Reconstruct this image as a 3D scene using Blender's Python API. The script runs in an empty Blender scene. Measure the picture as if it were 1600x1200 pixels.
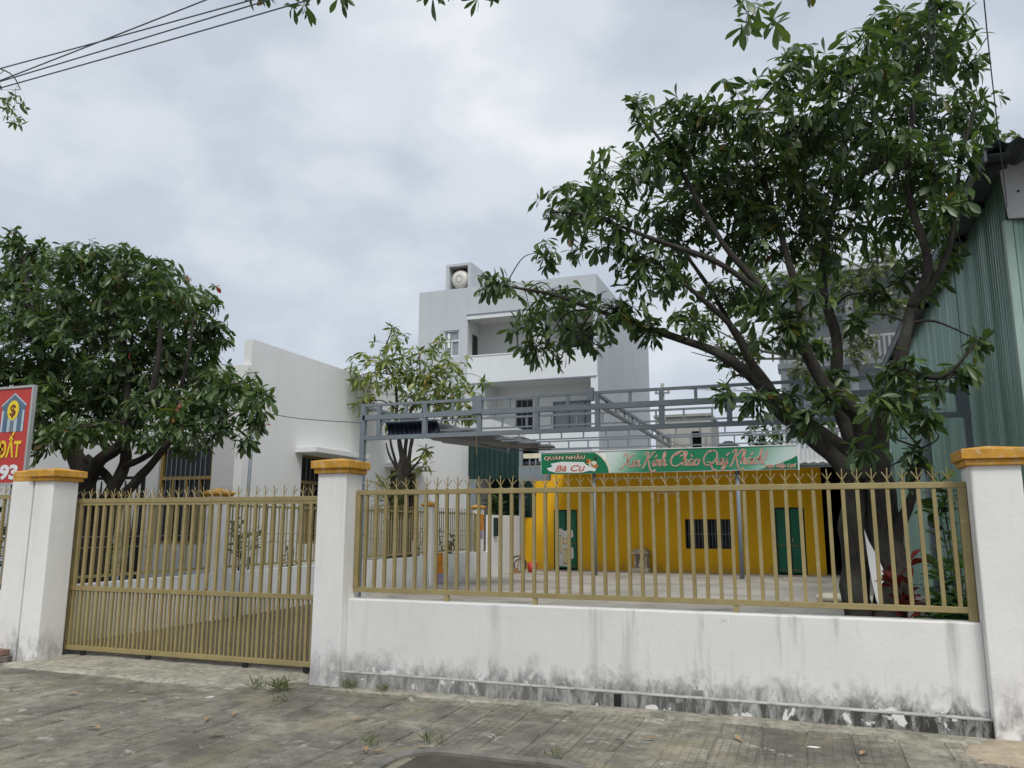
import bpy, bmesh, math, random
import numpy as np
from mathutils import Matrix, Vector, noise as mnoise
random.seed(11); rng = np.random.default_rng(5)
SC = bpy.context.scene
COL = SC.collection
rad = math.radians

# ------------------------------------------------------------------ camera
def camera():
    yaw, pitch, roll = rad(20.173), rad(10.0645), rad(0.1128)
    w = Vector((-math.sin(yaw)*math.cos(pitch), math.cos(yaw)*math.cos(pitch), math.sin(pitch)))
    r = Vector((math.cos(yaw), math.sin(yaw), 0)); u = r.cross(w)
    r2 = r*math.cos(roll)+u*math.sin(roll); u2 = -r*math.sin(roll)+u*math.cos(roll)
    cd = bpy.data.cameras.new('camera'); co = bpy.data.objects.new('camera', cd); COL.objects.link(co)
    m = Matrix.Identity(4)
    for i in range(3): m[i][0], m[i][1], m[i][2] = r2[i], u2[i], -w[i]
    m[0][3], m[1][3], m[2][3] = 0, 0, 1.5
    co.matrix_world = m
    cd.sensor_width = 36; cd.lens = 27.824; cd.clip_start = .05; cd.clip_end = 3000
    SC.camera = co
    return r2, u2, w
CR, CU, CW = camera()
def project(P):
    d = Vector(P)-Vector((0, 0, 1.5)); z = d.dot(CW)
    if z < .1: return None
    return (800+1236.6*d.dot(CR)/z, 600-1236.6*d.dot(CU)/z)

# ------------------------------------------------------------------ world, sun, exposure
SUN_DIR = Vector((.30, -.64, 1.0)).normalized()       # towards the sun: behind the camera, high, a little to the right
EL = math.asin(SUN_DIR.z); AZ = math.atan2(SUN_DIR.x, SUN_DIR.y)
world = bpy.data.worlds.new('World'); SC.world = world; world.use_nodes = True
def build_world():
    nt = world.node_tree; nt.nodes.clear(); N = nt.nodes.new; L = nt.links.new
    out = N('ShaderNodeOutputWorld'); bg = N('ShaderNodeBackground'); bg.inputs['Strength'].default_value = .1
    sky = N('ShaderNodeTexSky'); sky.sky_type = 'NISHITA'; sky.sun_disc = False
    sky.sun_elevation = EL; sky.sun_rotation = AZ; sky.dust_density = 3; sky.air_density = 1.2
    tc = N('ShaderNodeTexCoord')
    mp = N('ShaderNodeMapping'); mp.inputs['Scale'].default_value = (1, 1, 1.7); mp.inputs['Location'].default_value = (3.1, .4, 1.2)
    n1 = N('ShaderNodeTexNoise'); n1.inputs['Scale'].default_value = 3.4; n1.inputs['Detail'].default_value = 7; n1.inputs['Roughness'].default_value = .5; n1.inputs['Distortion'].default_value = .12
    n2 = N('ShaderNodeTexNoise'); n2.inputs['Scale'].default_value = 1.1; n2.inputs['Detail'].default_value = 3; n2.inputs['Roughness'].default_value = .5
    mx = N('ShaderNodeMath'); mx.operation = 'MULTIPLY_ADD'; mx.inputs[1].default_value = .5
    hf = N('ShaderNodeMath'); hf.operation = 'MULTIPLY'; hf.inputs[1].default_value = .5
    rp = N('ShaderNodeValToRGB'); rp.color_ramp.interpolation = 'EASE'
    e = rp.color_ramp.elements
    e[0].position = .37; e[0].color = (.41, .474, .56, 1)
    e[1].position = .64; e[1].color = (.90, .92, .945, 1)
    k = e.new(.46); k.color = (.555, .615, .697, 1)
    k = e.new(.54); k.color = (.69, .738, .798, 1)
    sc = N('ShaderNodeVectorMath'); sc.operation = 'SCALE'; sc.inputs['Scale'].default_value = 7.3
    mix = N('ShaderNodeMix'); mix.data_type = 'RGBA'; mix.inputs['Factor'].default_value = .94
    L(tc.outputs['Generated'], mp.inputs['Vector']); L(mp.outputs[0], n1.inputs['Vector']); L(mp.outputs[0], n2.inputs['Vector'])
    L(n2.outputs['Fac'], hf.inputs[0]); L(n1.outputs['Fac'], mx.inputs[0]); L(hf.outputs[0], mx.inputs[2])
    L(mx.outputs[0], rp.inputs['Fac']); L(rp.outputs['Color'], sc.inputs[0])
    L(sky.outputs['Color'], mix.inputs['A']); L(sc.outputs[0], mix.inputs['B'])
    L(mix.outputs['Result'], bg.inputs['Color']); L(bg.outputs[0], out.inputs[0])
build_world()
sd = bpy.data.lights.new('sun', 'SUN'); sd.energy = 1.5; sd.angle = rad(22); sd.color = (1, .965, .91)
so = bpy.data.objects.new('sun', sd); COL.objects.link(so); so.location = (6, -8, 20)
so.rotation_euler = (-SUN_DIR).to_track_quat('-Z', 'Y').to_euler()
SC.view_settings.view_transform = 'Standard'; SC.view_settings.look = 'None'
SC.view_settings.exposure = 0.52; SC.view_settings.gamma = 1; SC.view_settings.use_curve_mapping = False

# ------------------------------------------------------------------ materials
def newmat(name):
    m = bpy.data.materials.new(name); m.use_nodes = True
    nt = m.node_tree; return m, nt, nt.nodes['Principled BSDF']
def ramp(nt, stops, interp='LINEAR'):
    r = nt.nodes.new('ShaderNodeValToRGB'); r.color_ramp.interpolation = interp
    e = r.color_ramp.elements
    e[0].position, e[0].color = stops[0][0], (*stops[0][1], 1)
    e[1].position, e[1].color = stops[-1][0], (*stops[-1][1], 1)
    for p, c in stops[1:-1]:
        k = e.new(p); k.color = (*c, 1)
    return r
def coords(nt, scale=(1, 1, 1), kind='Object', loc=(0, 0, 0)):
    tc = nt.nodes.new('ShaderNodeTexCoord'); mp = nt.nodes.new('ShaderNodeMapping')
    mp.inputs['Scale'].default_value = scale; mp.inputs['Location'].default_value = loc
    nt.links.new(tc.outputs[kind], mp.inputs['Vector']); return mp.outputs[0]
def noise(nt, vec, scale, detail=4, rough=.6, dist=0):
    n = nt.nodes.new('ShaderNodeTexNoise'); n.inputs['Scale'].default_value = scale
    n.inputs['Detail'].default_value = detail; n.inputs['Roughness'].default_value = rough; n.inputs['Distortion'].default_value = dist
    nt.links.new(vec, n.inputs['Vector']); return n.outputs['Fac']
def math_n(nt, op, a, b=None, clamp=False):
    n = nt.nodes.new('ShaderNodeMath'); n.operation = op; n.use_clamp = clamp
    for i, x in enumerate((a, b)):
        if x is None: continue
        if isinstance(x, (int, float)): n.inputs[i].default_value = x
        else: nt.links.new(x, n.inputs[i])
    return n.outputs[0]
def mixc(nt, fac, a, b, mode='MIX'):
    n = nt.nodes.new('ShaderNodeMix'); n.data_type = 'RGBA'; n.blend_type = mode
    if isinstance(fac, (int, float)): n.inputs['Factor'].default_value = fac
    else: nt.links.new(fac, n.inputs['Factor'])
    for k, x in (('A', a), ('B', b)):
        if isinstance(x, tuple): n.inputs[k].default_value = (*x, 1)
        else: nt.links.new(x, n.inputs[k])
    return n.outputs['Result']
def mrange(nt, v, a, b, c=0., d=1.):
    n = nt.nodes.new('ShaderNodeMapRange'); n.inputs[1].default_value = a; n.inputs[2].default_value = b
    n.inputs[3].default_value = c; n.inputs[4].default_value = d; nt.links.new(v, n.inputs[0]); return n.outputs[0]
def bump(nt, bs, h, strength=.3, dist=.01):
    b = nt.nodes.new('ShaderNodeBump'); b.inputs['Strength'].default_value = strength; b.inputs['Distance'].default_value = dist
    nt.links.new(h, b.inputs['Height']); nt.links.new(b.outputs[0], bs.inputs['Normal'])
def sepxyz(nt, vec):
    s = nt.nodes.new('ShaderNodeSeparateXYZ'); nt.links.new(vec, s.inputs[0]); return s.outputs
def objrand(nt):
    return nt.nodes.new('ShaderNodeObjectInfo').outputs['Random']

def plain(name, col, rough=.6, var=.15, scale=3., metal=0., bmp=0., bscale=60., dirt=None, spec=.4, kind='Object'):
    m, nt, bs = newmat(name)
    v = coords(nt, kind=kind); f = noise(nt, v, scale, 5)
    lo = tuple(c*(1-var) for c in col); hi = tuple(min(1, c*(1+var)) for c in col)
    r = ramp(nt, [(.3, lo), (.7, hi)]); nt.links.new(f, r.inputs[0]); c = r.outputs[0]
    if dirt:
        d = noise(nt, v, scale*2.3, 8, .7); c = mixc(nt, mrange(nt, d, .52, .72, 0, dirt[1]), c, dirt[0])
    nt.links.new(c, bs.inputs['Base Color'])
    bs.inputs['Roughness'].default_value = rough; bs.inputs['Metallic'].default_value = metal
    bs.inputs['Specular IOR Level'].default_value = spec
    if bmp: bump(nt, bs, noise(nt, v, bscale, 5), bmp, .008)
    return m

def stained_wall(name, base=(.82, .81, .785), streak=.55, mold_h=.35, z_top=.79, streak_from=-9, mold=1.0, dark=.23, chip=.0):
    """white lime wash: rain streaks from the coping, black mould along the foot (object space = world space)"""
    m, nt, bs = newmat(name)
    v = coords(nt); xyz = sepxyz(nt, v)
    big = noise(nt, v, 1.3, 6, .6)
    c0 = ramp(nt, [(.3, tuple(x*.90 for x in base)), (.68, base)]); nt.links.new(big, c0.inputs[0])
    vs = coords(nt, (3.2, 3.2, .22)); st = noise(nt, vs, 2.2, 7, .65)
    xf = mrange(nt, xyz[0], -3.2, -.5, .35, 1.)
    stf = math_n(nt, 'MULTIPLY', mrange(nt, st, .54, .70), math_n(nt, 'MULTIPLY', mrange(nt, xyz[2], .05, z_top, .45, 1.), xf))
    c1 = mixc(nt, math_n(nt, 'MULTIPLY', stf, streak), c0.outputs[0], (.23, .225, .19))
    vm = coords(nt, (1.6, 1.6, 1.0)); mo = noise(nt, vm, 3.1, 9, .72, .3)
    lowz = mrange(nt, xyz[2], mold_h, .12, 0, 1)
    mm = math_n(nt, 'ADD', mo, math_n(nt, 'MULTIPLY', lowz, dark))
    xm = mrange(nt, xyz[0], -4.0, 1., .75, 1.02)
    mf = math_n(nt, 'MULTIPLY', mrange(nt, mm, .60, .76), math_n(nt, 'MULTIPLY', lowz, xm))
    fine = noise(nt, coords(nt, (1, 1, .3)), 13, 7, .7, .4)
    mf2 = math_n(nt, 'MULTIPLY', mf, mrange(nt, fine, .34, .56, .45, 1), True)
    c2 = mixc(nt, math_n(nt, 'MULTIPLY', mf2, .92*mold), c1, (.050, .051, .045))
    ch = noise(nt, v, 5.5, 4, .6, .5); c2 = mixc(nt, math_n(nt, 'MULTIPLY', mrange(nt, ch, .60, .63), lowz), c2, tuple(x*.93 for x in base))
    spots = noise(nt, v, 9, 3); c3 = mixc(nt, mrange(nt, spots, .70, .76, 0, .35), c2, (.4, .4, .37))
    nt.links.new(c3, bs.inputs['Base Color']); bs.inputs['Roughness'].default_value = .9; bs.inputs['Specular IOR Level'].default_value = .2
    bump(nt, bs, noise(nt, v, 22, 7, .65), .25, .012)
    return m

M = {}
M['wash'] = stained_wall('white_lime_wash', mold_h=.44, streak=.6, dark=.28)
M['plinthwash'] = stained_wall('mouldy_lime_wash', mold_h=.135, streak=.8, mold=1.08, dark=1.3)
M['ledge'] = plain('bare_white_ledge', (.46, .455, .43), .9, .25, 5, dirt=((.16, .16, .14), 1.))
M['pillarwash'] = stained_wall('pillar_lime_wash', base=(.84, .83, .805), mold_h=.55, z_top=2., streak=.45, mold=.8, dark=.20)
M['house_white'] = plain('white_house_paint', (.80, .82, .81), .85, .035, .6, bmp=.05, bscale=8, dirt=((.6, .62, .6), .25))
M['house_grey'] = plain('pale_grey_paint', (.50, .51, .51), .85, .05, .8)  # grey paint of the front wall below the white parapet
M['bluegrey'] = plain('blue_grey_paint', (.525, .56, .59), .8, .05, .25, dirt=((.40, .45, .48), .35))
M['palegrey'] = plain('pale_balcony_paint', (.70, .74, .76), .8, .05, .3, dirt=((.55, .58, .6), .3))
M['cap'] = plain('ochre_cap_paint', (.56, .285, .035), .75, .22, 7, dirt=((.62, .54, .40), .75), bmp=.3, bscale=30)
M['olive'] = plain('olive_gold_paint', (.33, .265, .115), .48, .16, 5, dirt=((.17, .095, .045), .7), spec=.5)
M['frame_grey'] = plain('grey_steel_paint', (.20, .235, .265), .5, .08, 4, dirt=((.24, .25, .25), .4))
M['yellow'] = plain('yellow_wall_paint', (.90, .52, .020), .8, .08, .9, dirt=((.66, .36, .02), .5))
M['concrete'] = plain('yard_concrete', (.36, .335, .29), .9, .2, .8, bmp=.3, bscale=18, dirt=((.20, .19, .165), .6))
M['slab'] = plain('grey_concrete', (.32, .315, .29), .9, .18, 3, bmp=.5, bscale=20, dirt=((.14, .14, .12), .6))
M['room_shade'] = plain('interior_shade_colour', (.05, .05, .05), .9)  # near-black colour stands in for the shade of unlit rooms
M['black'] = plain('black_steel', (.015, .015, .016), .5)
M['glass'] = plain('dark_glass', (.012, .014, .016), .2, .1, spec=.25)
M['greyglass'] = plain('frosted_glass', (.25, .28, .30), .2, .1, spec=.6)
M['frame_yellow'] = plain('ochre_window_paint', (.25, .17, .05), .55, .15, 5)
M['green_door'] = plain('green_door_paint', (.012, .17, .095), .45, .12, 3, dirt=((.02, .12, .07), .5))
M['dark_green'] = plain('dark_green_tin', (.008, .034, .030), .5, .2, 2)
M['tin_roof'] = plain('dark_grey_tin', (.075, .085, .10), .55, .2, 3, dirt=((.14, .13, .12), .4))
M['tin_white'] = plain('white_tin', (.62, .64, .65), .5, .08, 3, dirt=((.4, .4, .38), .4))
M['flash'] = plain('grey_flashing', (.60, .60, .62), .5, .08, 2, dirt=((.33, .33, .33), .4))
M['tarp'] = plain('grey_tarpaulin', (.11, .117, .124), .5, .12, 2, dirt=((.11, .11, .11), .5))
M['navy'] = plain('navy_cloth', (.018, .022, .045), .8, .2, 6)
M['wood'] = plain('wood', (.28, .17, .08), .7, .2, 6)
M['white'] = plain('white_paint', (.80, .80, .80), .6, .04, 4)
M['paper'] = plain('white_sheet', (.82, .82, .80), .7, .04, 4)
M['cream'] = plain('cream_paint', (.72, .66, .5), .7)
M['tank'] = plain('tank_white', (.68, .66, .60), .35, .06)
M['tank_band'] = plain('tank_orange', (.50, .20, .10), .5)
M['stone'] = plain('altar_stone', (.42, .36, .28), .8, .3, 8)
M['red'] = plain('sign_red', (.52, .05, .04), .4, .06, 2)
M['gold'] = plain('sign_yellow', (.85, .62, .03), .4, .04)
M['icon_blue'] = plain('sign_slate', (.10, .16, .22), .4, .06)
M['icon_light'] = plain('sign_pale_blue', (.45, .58, .66), .4, .06)
M['brown'] = plain('sign_brown', (.16, .045, .02), .5)
M['cable'] = plain('cable_grey', (.13, .14, .16), .7)
M['alu'] = plain('aluminium', (.45, .46, .46), .4, .06, metal=.3)
M['orange'] = plain('orange_print', (.62, .22, .02), .5, .3, 5)
M['purple'] = plain('violet_print', (.35, .30, .48), .5, .3, 6)
M['banner_green'] = plain('banner_green', (.008, .17, .075), .4, .08, .5)
M['banner_red'] = plain('banner_red', (.42, .07, .05), .5)
M['banner_pink'] = plain('banner_outline', (.74, .56, .46), .5)
M['banner_white'] = plain('banner_white', (.72, .74, .74), .5, .05, 1)
M['brick'] = plain('brick', (.20, .12, .095), .9, .25, 12, bmp=.5)
M['brick_red'] = plain('red_brick', (.42, .16, .10), .9, .2, 12, bmp=.5)
M['brick_grey'] = plain('weathered_brick', (.13, .11, .10), .9, .25, 12, bmp=.5)
M['kerb_dark'] = plain('weathered_kerb', (.20, .19, .165), .95, .3, 4, bmp=.6, bscale=25, dirt=((.08, .078, .065), .8))
M['far_concrete'] = plain('bare_concrete', (.42, .41, .38), .9, .15, .6, dirt=((.25, .24, .22), .5))
M['soil'] = plain('soil', (.085, .072, .058), .95, .3, 5, bmp=.6, bscale=30)
M['asphalt'] = plain('asphalt', (.055, .055, .057), .9, .2, 4, bmp=.5, bscale=120)
M['sand'] = plain('sand', (.42, .345, .25), .95, .2, 5, bmp=.5, bscale=80, dirt=((.22, .19, .145), .8))
M['pot'] = plain('dark_pot', (.05, .045, .04), .8)

def mat_olive():
    m, nt, bs = newmat('olive_gold_paint'); v = coords(nt); gp = nt.nodes.new('ShaderNodeNewGeometry').outputs['Position']
    f = noise(nt, gp, 4, 6, .65); r = ramp(nt, [(.3, (.27, .215, .09)), (.7, (.375, .305, .14))]); nt.links.new(f, r.inputs[0])
    c = mixc(nt, mrange(nt, objrand(nt), 0, 1, 0, .35), r.outputs[0], (.24, .185, .08))
    rs_ = noise(nt, gp, 17, 8, .75); c = mixc(nt, mrange(nt, rs_, .60, .68, 0, .85), c, (.12, .06, .03))
    wt = noise(nt, gp, 9, 6, .7); c = mixc(nt, mrange(nt, wt, .62, .72, 0, .5), c, (.46, .41, .27))
    nt.links.new(c, bs.inputs['Base Color']); bs.inputs['Roughness'].default_value = .5; return m
M['olive'] = mat_olive()
def mat_wall_grime(name, base, grime, streak, foot=None, foot_h=.5, amt=.3):
    m, nt, bs = newmat(name); v = coords(nt); xyz = sepxyz(nt, v)
    a = noise(nt, v, .7, 6, .6); r = ramp(nt, [(.3, tuple(x*.92 for x in base)), (.7, base)]); nt.links.new(a, r.inputs[0])
    s1 = noise(nt, coords(nt, (2.2, 2.2, .12)), 1.5, 7, .68); c = mixc(nt, mrange(nt, s1, .52, .72, 0, amt), r.outputs[0], streak)
    s2 = noise(nt, v, 2.6, 8, .7, .4); c = mixc(nt, mrange(nt, s2, .58, .72, 0, amt), c, grime)
    if foot:
        n = noise(nt, v, 3, 8, .7); k = math_n(nt, 'ADD', mrange(nt, xyz[2], foot_h, 0, 0, .5), math_n(nt, 'MULTIPLY', math_n(nt, 'SUBTRACT', n, .5), 1.2))
        c = mixc(nt, mrange(nt, k, .25, .6, 0, .65), c, foot)
    nt.links.new(c, bs.inputs['Base Color']); bs.inputs['Roughness'].default_value = .85; bs.inputs['Specular IOR Level'].default_value = .25
    bump(nt, bs, noise(nt, v, 12, 6), .12, .01); return m
M['yellow'] = mat_wall_grime('yellow_wall_paint', (.92, .505, .018), (.72, .37, .025), (.80, .43, .02), (.40, .27, .09), .55, .45)
M['house_white'] = mat_wall_grime('white_house_paint', (.81, .82, .81), (.66, .67, .64), (.62, .635, .62), (.45, .44, .40), .7, .30)
M['bluegrey'] = mat_wall_grime('blue_grey_paint', (.53, .565, .59), (.46, .49, .51), (.42, .45, .47), None, .5, .35)
M['palegrey'] = mat_wall_grime('pale_balcony_paint', (.71, .74, .755), (.58, .60, .61), (.55, .57, .58), None, .5, .35)
def mat_green_tin():
    m, nt, bs = newmat('green_corrugated_tin'); v = coords(nt)
    vs = coords(nt, (1, 5, .16)); a = noise(nt, vs, 1.6, 6, .65); b = noise(nt, v, .5, 3)
    r = ramp(nt, [(.3, (.18, .31, .255)), (.5, (.26, .405, .34)), (.70, (.43, .56, .50))]); nt.links.new(a, r.inputs[0])
    c = mixc(nt, mrange(nt, b, .4, .7, 0, .35), r.outputs[0], (.18, .29, .24))
    nt.links.new(c, bs.inputs['Base Color']); bs.inputs['Roughness'].default_value = .42; bs.inputs['Metallic'].default_value = .15
    return m
M['green_tin'] = mat_green_tin()

def mat_paver(name, kind='rand'):
    m, nt, bs = newmat(name)
    tc = nt.nodes.new('ShaderNodeTexCoord'); gp = nt.nodes.new('ShaderNodeNewGeometry').outputs['Position']
    big = noise(nt, gp, .9, 6, .62, .4)
    r = ramp(nt, [(.30, (.14, .132, .108)), (.44, (.24, .225, .185)), (.58, (.34, .32, .26)), (.74, (.46, .43, .35))]); 
    if kind == 'rand':
        tone = math_n(nt, 'ADD', big, math_n(nt, 'MULTIPLY', math_n(nt, 'SUBTRACT', objrand(nt), .5), .13))
    else: tone = big
    nt.links.new(tone, r.inputs[0])
    f = noise(nt, gp, 7, 9, .75); c = mixc(nt, mrange(nt, f, .40, .60, .62, 0), r.outputs[0], (.085, .08, .062))
    f2 = noise(nt, gp, 3.1, 8, .7, .6); c = mixc(nt, mrange(nt, f2, .60, .67, 0, .8), c, (.56, .54, .47))
    f4 = noise(nt, gp, 1.7, 5, .6, .3); c = mixc(nt, mrange(nt, f4, .52, .66, 0, .5), c, (.34, .30, .19))
    # engraved arcs (fish-scale relief pressed into the tile)
    xyz = sepxyz(nt, gp)
    def scal(a, k): return math_n(nt, 'MULTIPLY', a, k)
    ring = nt.nodes.new('ShaderNodeTexVoronoi'); ring.inputs['Scale'].default_value = 9.5; ring.inputs['Randomness'].default_value = .35
    nt.links.new(gp, ring.inputs['Vector'])
    w = math_n(nt, 'SINE', scal(ring.outputs['Distance'], 40))
    groove = mrange(nt, w, .15, .8)
    sg_ = math_n(nt, 'MAXIMUM', mrange(nt, math_n(nt, 'SINE', scal(xyz[0], 105)), .75, .97), mrange(nt, math_n(nt, 'SINE', scal(xyz[1], 105)), .75, .97))
    zone = mrange(nt, math_n(nt, 'ADD', xyz[0], scal(noise(nt, gp, 1.1, 3), 3.)), -1.6, -.9)
    groove = math_n(nt, 'ADD', math_n(nt, 'MULTIPLY', groove, math_n(nt, 'SUBTRACT', 1., zone)), math_n(nt, 'MULTIPLY', sg_, zone))
    groove = math_n(nt, 'MULTIPLY', groove, mrange(nt, noise(nt, gp, 2.3, 4), .38, .58))
    c = mixc(nt, scal(groove, .5), c, (.07, .065, .055))
    nt.links.new(c, bs.inputs['Base Color']); bs.inputs['Roughness'].default_value = .88; bs.inputs['Specular IOR Level'].default_value = .3
    h = math_n(nt, 'ADD', scal(f, .8), scal(groove, -.35)); bump(nt, bs, h, .55, .012)
    return m
M['paver'] = mat_paver('pavement_tile'); M['paver_far'] = mat_paver('pavement_tile_far', 'no')

def mat_apron():
    m, nt, bs = newmat('rough_concrete'); gp = nt.nodes.new('ShaderNodeNewGeometry').outputs['Position']
    a = noise(nt, gp, 2.2, 8, .7, .4); r = ramp(nt, [(.3, (.20, .19, .15)), (.48, (.37, .35, .28)), (.7, (.52, .49, .40))]); nt.links.new(a, r.inputs[0])
    b = noise(nt, gp, 14, 7, .75); c = mixc(nt, mrange(nt, b, .38, .55, .6, 0), r.outputs[0], (.10, .095, .08))
    nt.links.new(c, bs.inputs['Base Color']); bs.inputs['Roughness'].default_value = .95
    bump(nt, bs, math_n(nt, 'ADD', a, math_n(nt, 'MULTIPLY', b, .6)), .9, .03); return m
M['apron'] = mat_apron()

def mat_yard():
    m, nt, bs = newmat('yard_floor'); gp = nt.nodes.new('ShaderNodeNewGeometry').outputs['Position']; xyz = sepxyz(nt, gp)
    a = noise(nt, gp, .7, 8, .62, .3); r = ramp(nt, [(.3, (.23, .21, .175)), (.5, (.36, .335, .29)), (.7, (.46, .43, .38))]); nt.links.new(a, r.inputs[0])
    peb = noise(nt, gp, 10, 8, .8); soil = ramp(nt, [(.38, (.035, .028, .02)), (.54, (.085, .07, .05)), (.68, (.30, .275, .23))]); nt.links.new(peb, soil.inputs[0])
    n = noise(nt, gp, .8, 4); k = math_n(nt, 'ADD', mrange(nt, xyz[1], 16, 13), math_n(nt, 'MULTIPLY', math_n(nt, 'SUBTRACT', n, .5), 1.4))
    c = mixc(nt, mrange(nt, k, .35, .65), r.outputs[0], soil.outputs[0])
    nt.links.new(c, bs.inputs['Base Color']); bs.inputs['Roughness'].default_value = .92; bump(nt, bs, peb, .6, .02); return m
M['yard'] = mat_yard()

def mat_bark(name, a=(.022, .019, .016), b=(.068, .058, .048)):
    m, nt, bs = newmat(name); v = coords(nt, (1, 1, .35)); f = noise(nt, v, 11, 9, .76, .7)
    r = ramp(nt, [(.34, a), (.62, b), (.75, tuple(x*1.6 for x in b))]); nt.links.new(f, r.inputs[0])
    g = noise(nt, coords(nt), 2.2, 5); c = mixc(nt, mrange(nt, g, .5, .68, 0, .5), r.outputs[0], (.10, .115, .085))
    nt.links.new(c, bs.inputs['Base Color']); bs.inputs['Roughness'].default_value = .92; bump(nt, bs, f, 1., .05); return m
M['bark'] = mat_bark('bark'); M['bark_pale'] = mat_bark('pale_bark', (.09, .08, .065), (.22, .20, .165))

def mat_leaf(name, stops, use_obj, trans=.32, rough=.36):
    m, nt, bs = newmat(name)
    if use_obj: f = objrand(nt)
    else:
        at = nt.nodes.new('ShaderNodeAttribute'); at.attribute_name = 'tone'; f = at.outputs['Fac']
    r = ramp(nt, stops); nt.links.new(f, r.inputs[0])
    nt.links.new(r.outputs[0], bs.inputs['Base Color']); bs.inputs['Roughness'].default_value = rough; bs.inputs['Specular IOR Level'].default_value = .55
    tr = nt.nodes.new('ShaderNodeBsdfTranslucent')
    tint = mixc(nt, 1., r.outputs[0], (1.35, 1.5, .7), 'MULTIPLY'); nt.links.new(tint, tr.inputs['Color'])
    mx = nt.nodes.new('ShaderNodeMixShader'); mx.inputs[0].default_value = trans
    nt.links.new(bs.outputs[0], mx.inputs[1]); nt.links.new(tr.outputs[0], mx.inputs[2])
    nt.links.new(mx.outputs[0], nt.nodes['Material Output'].inputs['Surface']); return m
DK = [(0, (.030, .056, .028)), (.35, (.056, .10, .040)), (.75, (.105, .165, .055)), (.95, (.13, .19, .04)), (.99, (.20, .16, .035)), (1, (.22, .08, .025))]
LT = [(0, (.036, .068, .031)), (.4, (.070, .122, .046)), (.8, (.12, .185, .06)), (.965, (.12, .15, .04)), (.978, (.22, .04, .02)), (.989, (.40, .06, .03)), (1, (.50, .35, .03))]
YG = [(0, (.08, .13, .045)), (.4, (.14, .195, .065)), (.75, (.25, .29, .09)), (.92, (.36, .35, .08)), (1, (.45, .26, .10))]
PL = [(0, (.07, .11, .045)), (.5, (.13, .17, .07)), (1, (.22, .26, .10))]
for k, s in (('dk', DK), ('lt', LT), ('yg', YG), ('pl', PL)):
    M['leaf_'+k] = mat_leaf('leaf_'+k, s, False); M['leafo_'+k] = mat_leaf('single_leaf_'+k, s, True)
M['plant'] = mat_leaf('shrub_leaf', [(0, (.03, .06, .022)), (.6, (.05, .10, .03)), (1, (.10, .16, .05))], False)
M['plant_red'] = mat_leaf('red_shrub_leaf', [(0, (.05, .010, .012)), (1, (.17, .022, .02))], False)
M['dryleaf'] = plain('dry_leaf', (.34, .23, .125), .7, .3, 9)
M['weed'] = mat_leaf('weed_blade', [(0, (.10, .125, .055)), (1, (.21, .22, .10))], False)

def mat_banner():
    m, nt, bs = newmat('banner_print'); v = coords(nt); xyz = sepxyz(nt, v)
    r = ramp(nt, [(0, (.60, .68, .65)), (.05, (.50, .62, .57)), (.16, (.10, .33, .20)), (.25, (.010, .19, .085)), (.66, (.010, .19, .085)), (.78, (.09, .32, .20)), (.90, (.45, .60, .55)), (1, (.66, .72, .70))])
    z = math_n(nt, 'MULTIPLY', math_n(nt, 'SUBTRACT', xyz[2], 3.35), -.12)
    f = math_n(nt, 'ADD', mrange(nt, xyz[0], -5.62, -.14), z); nt.links.new(f, r.inputs[0])
    nt.links.new(r.outputs[0], bs.inputs['Base Color']); bs.inputs['Roughness'].default_value = .45; return m
M['banner'] = mat_banner()

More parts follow.
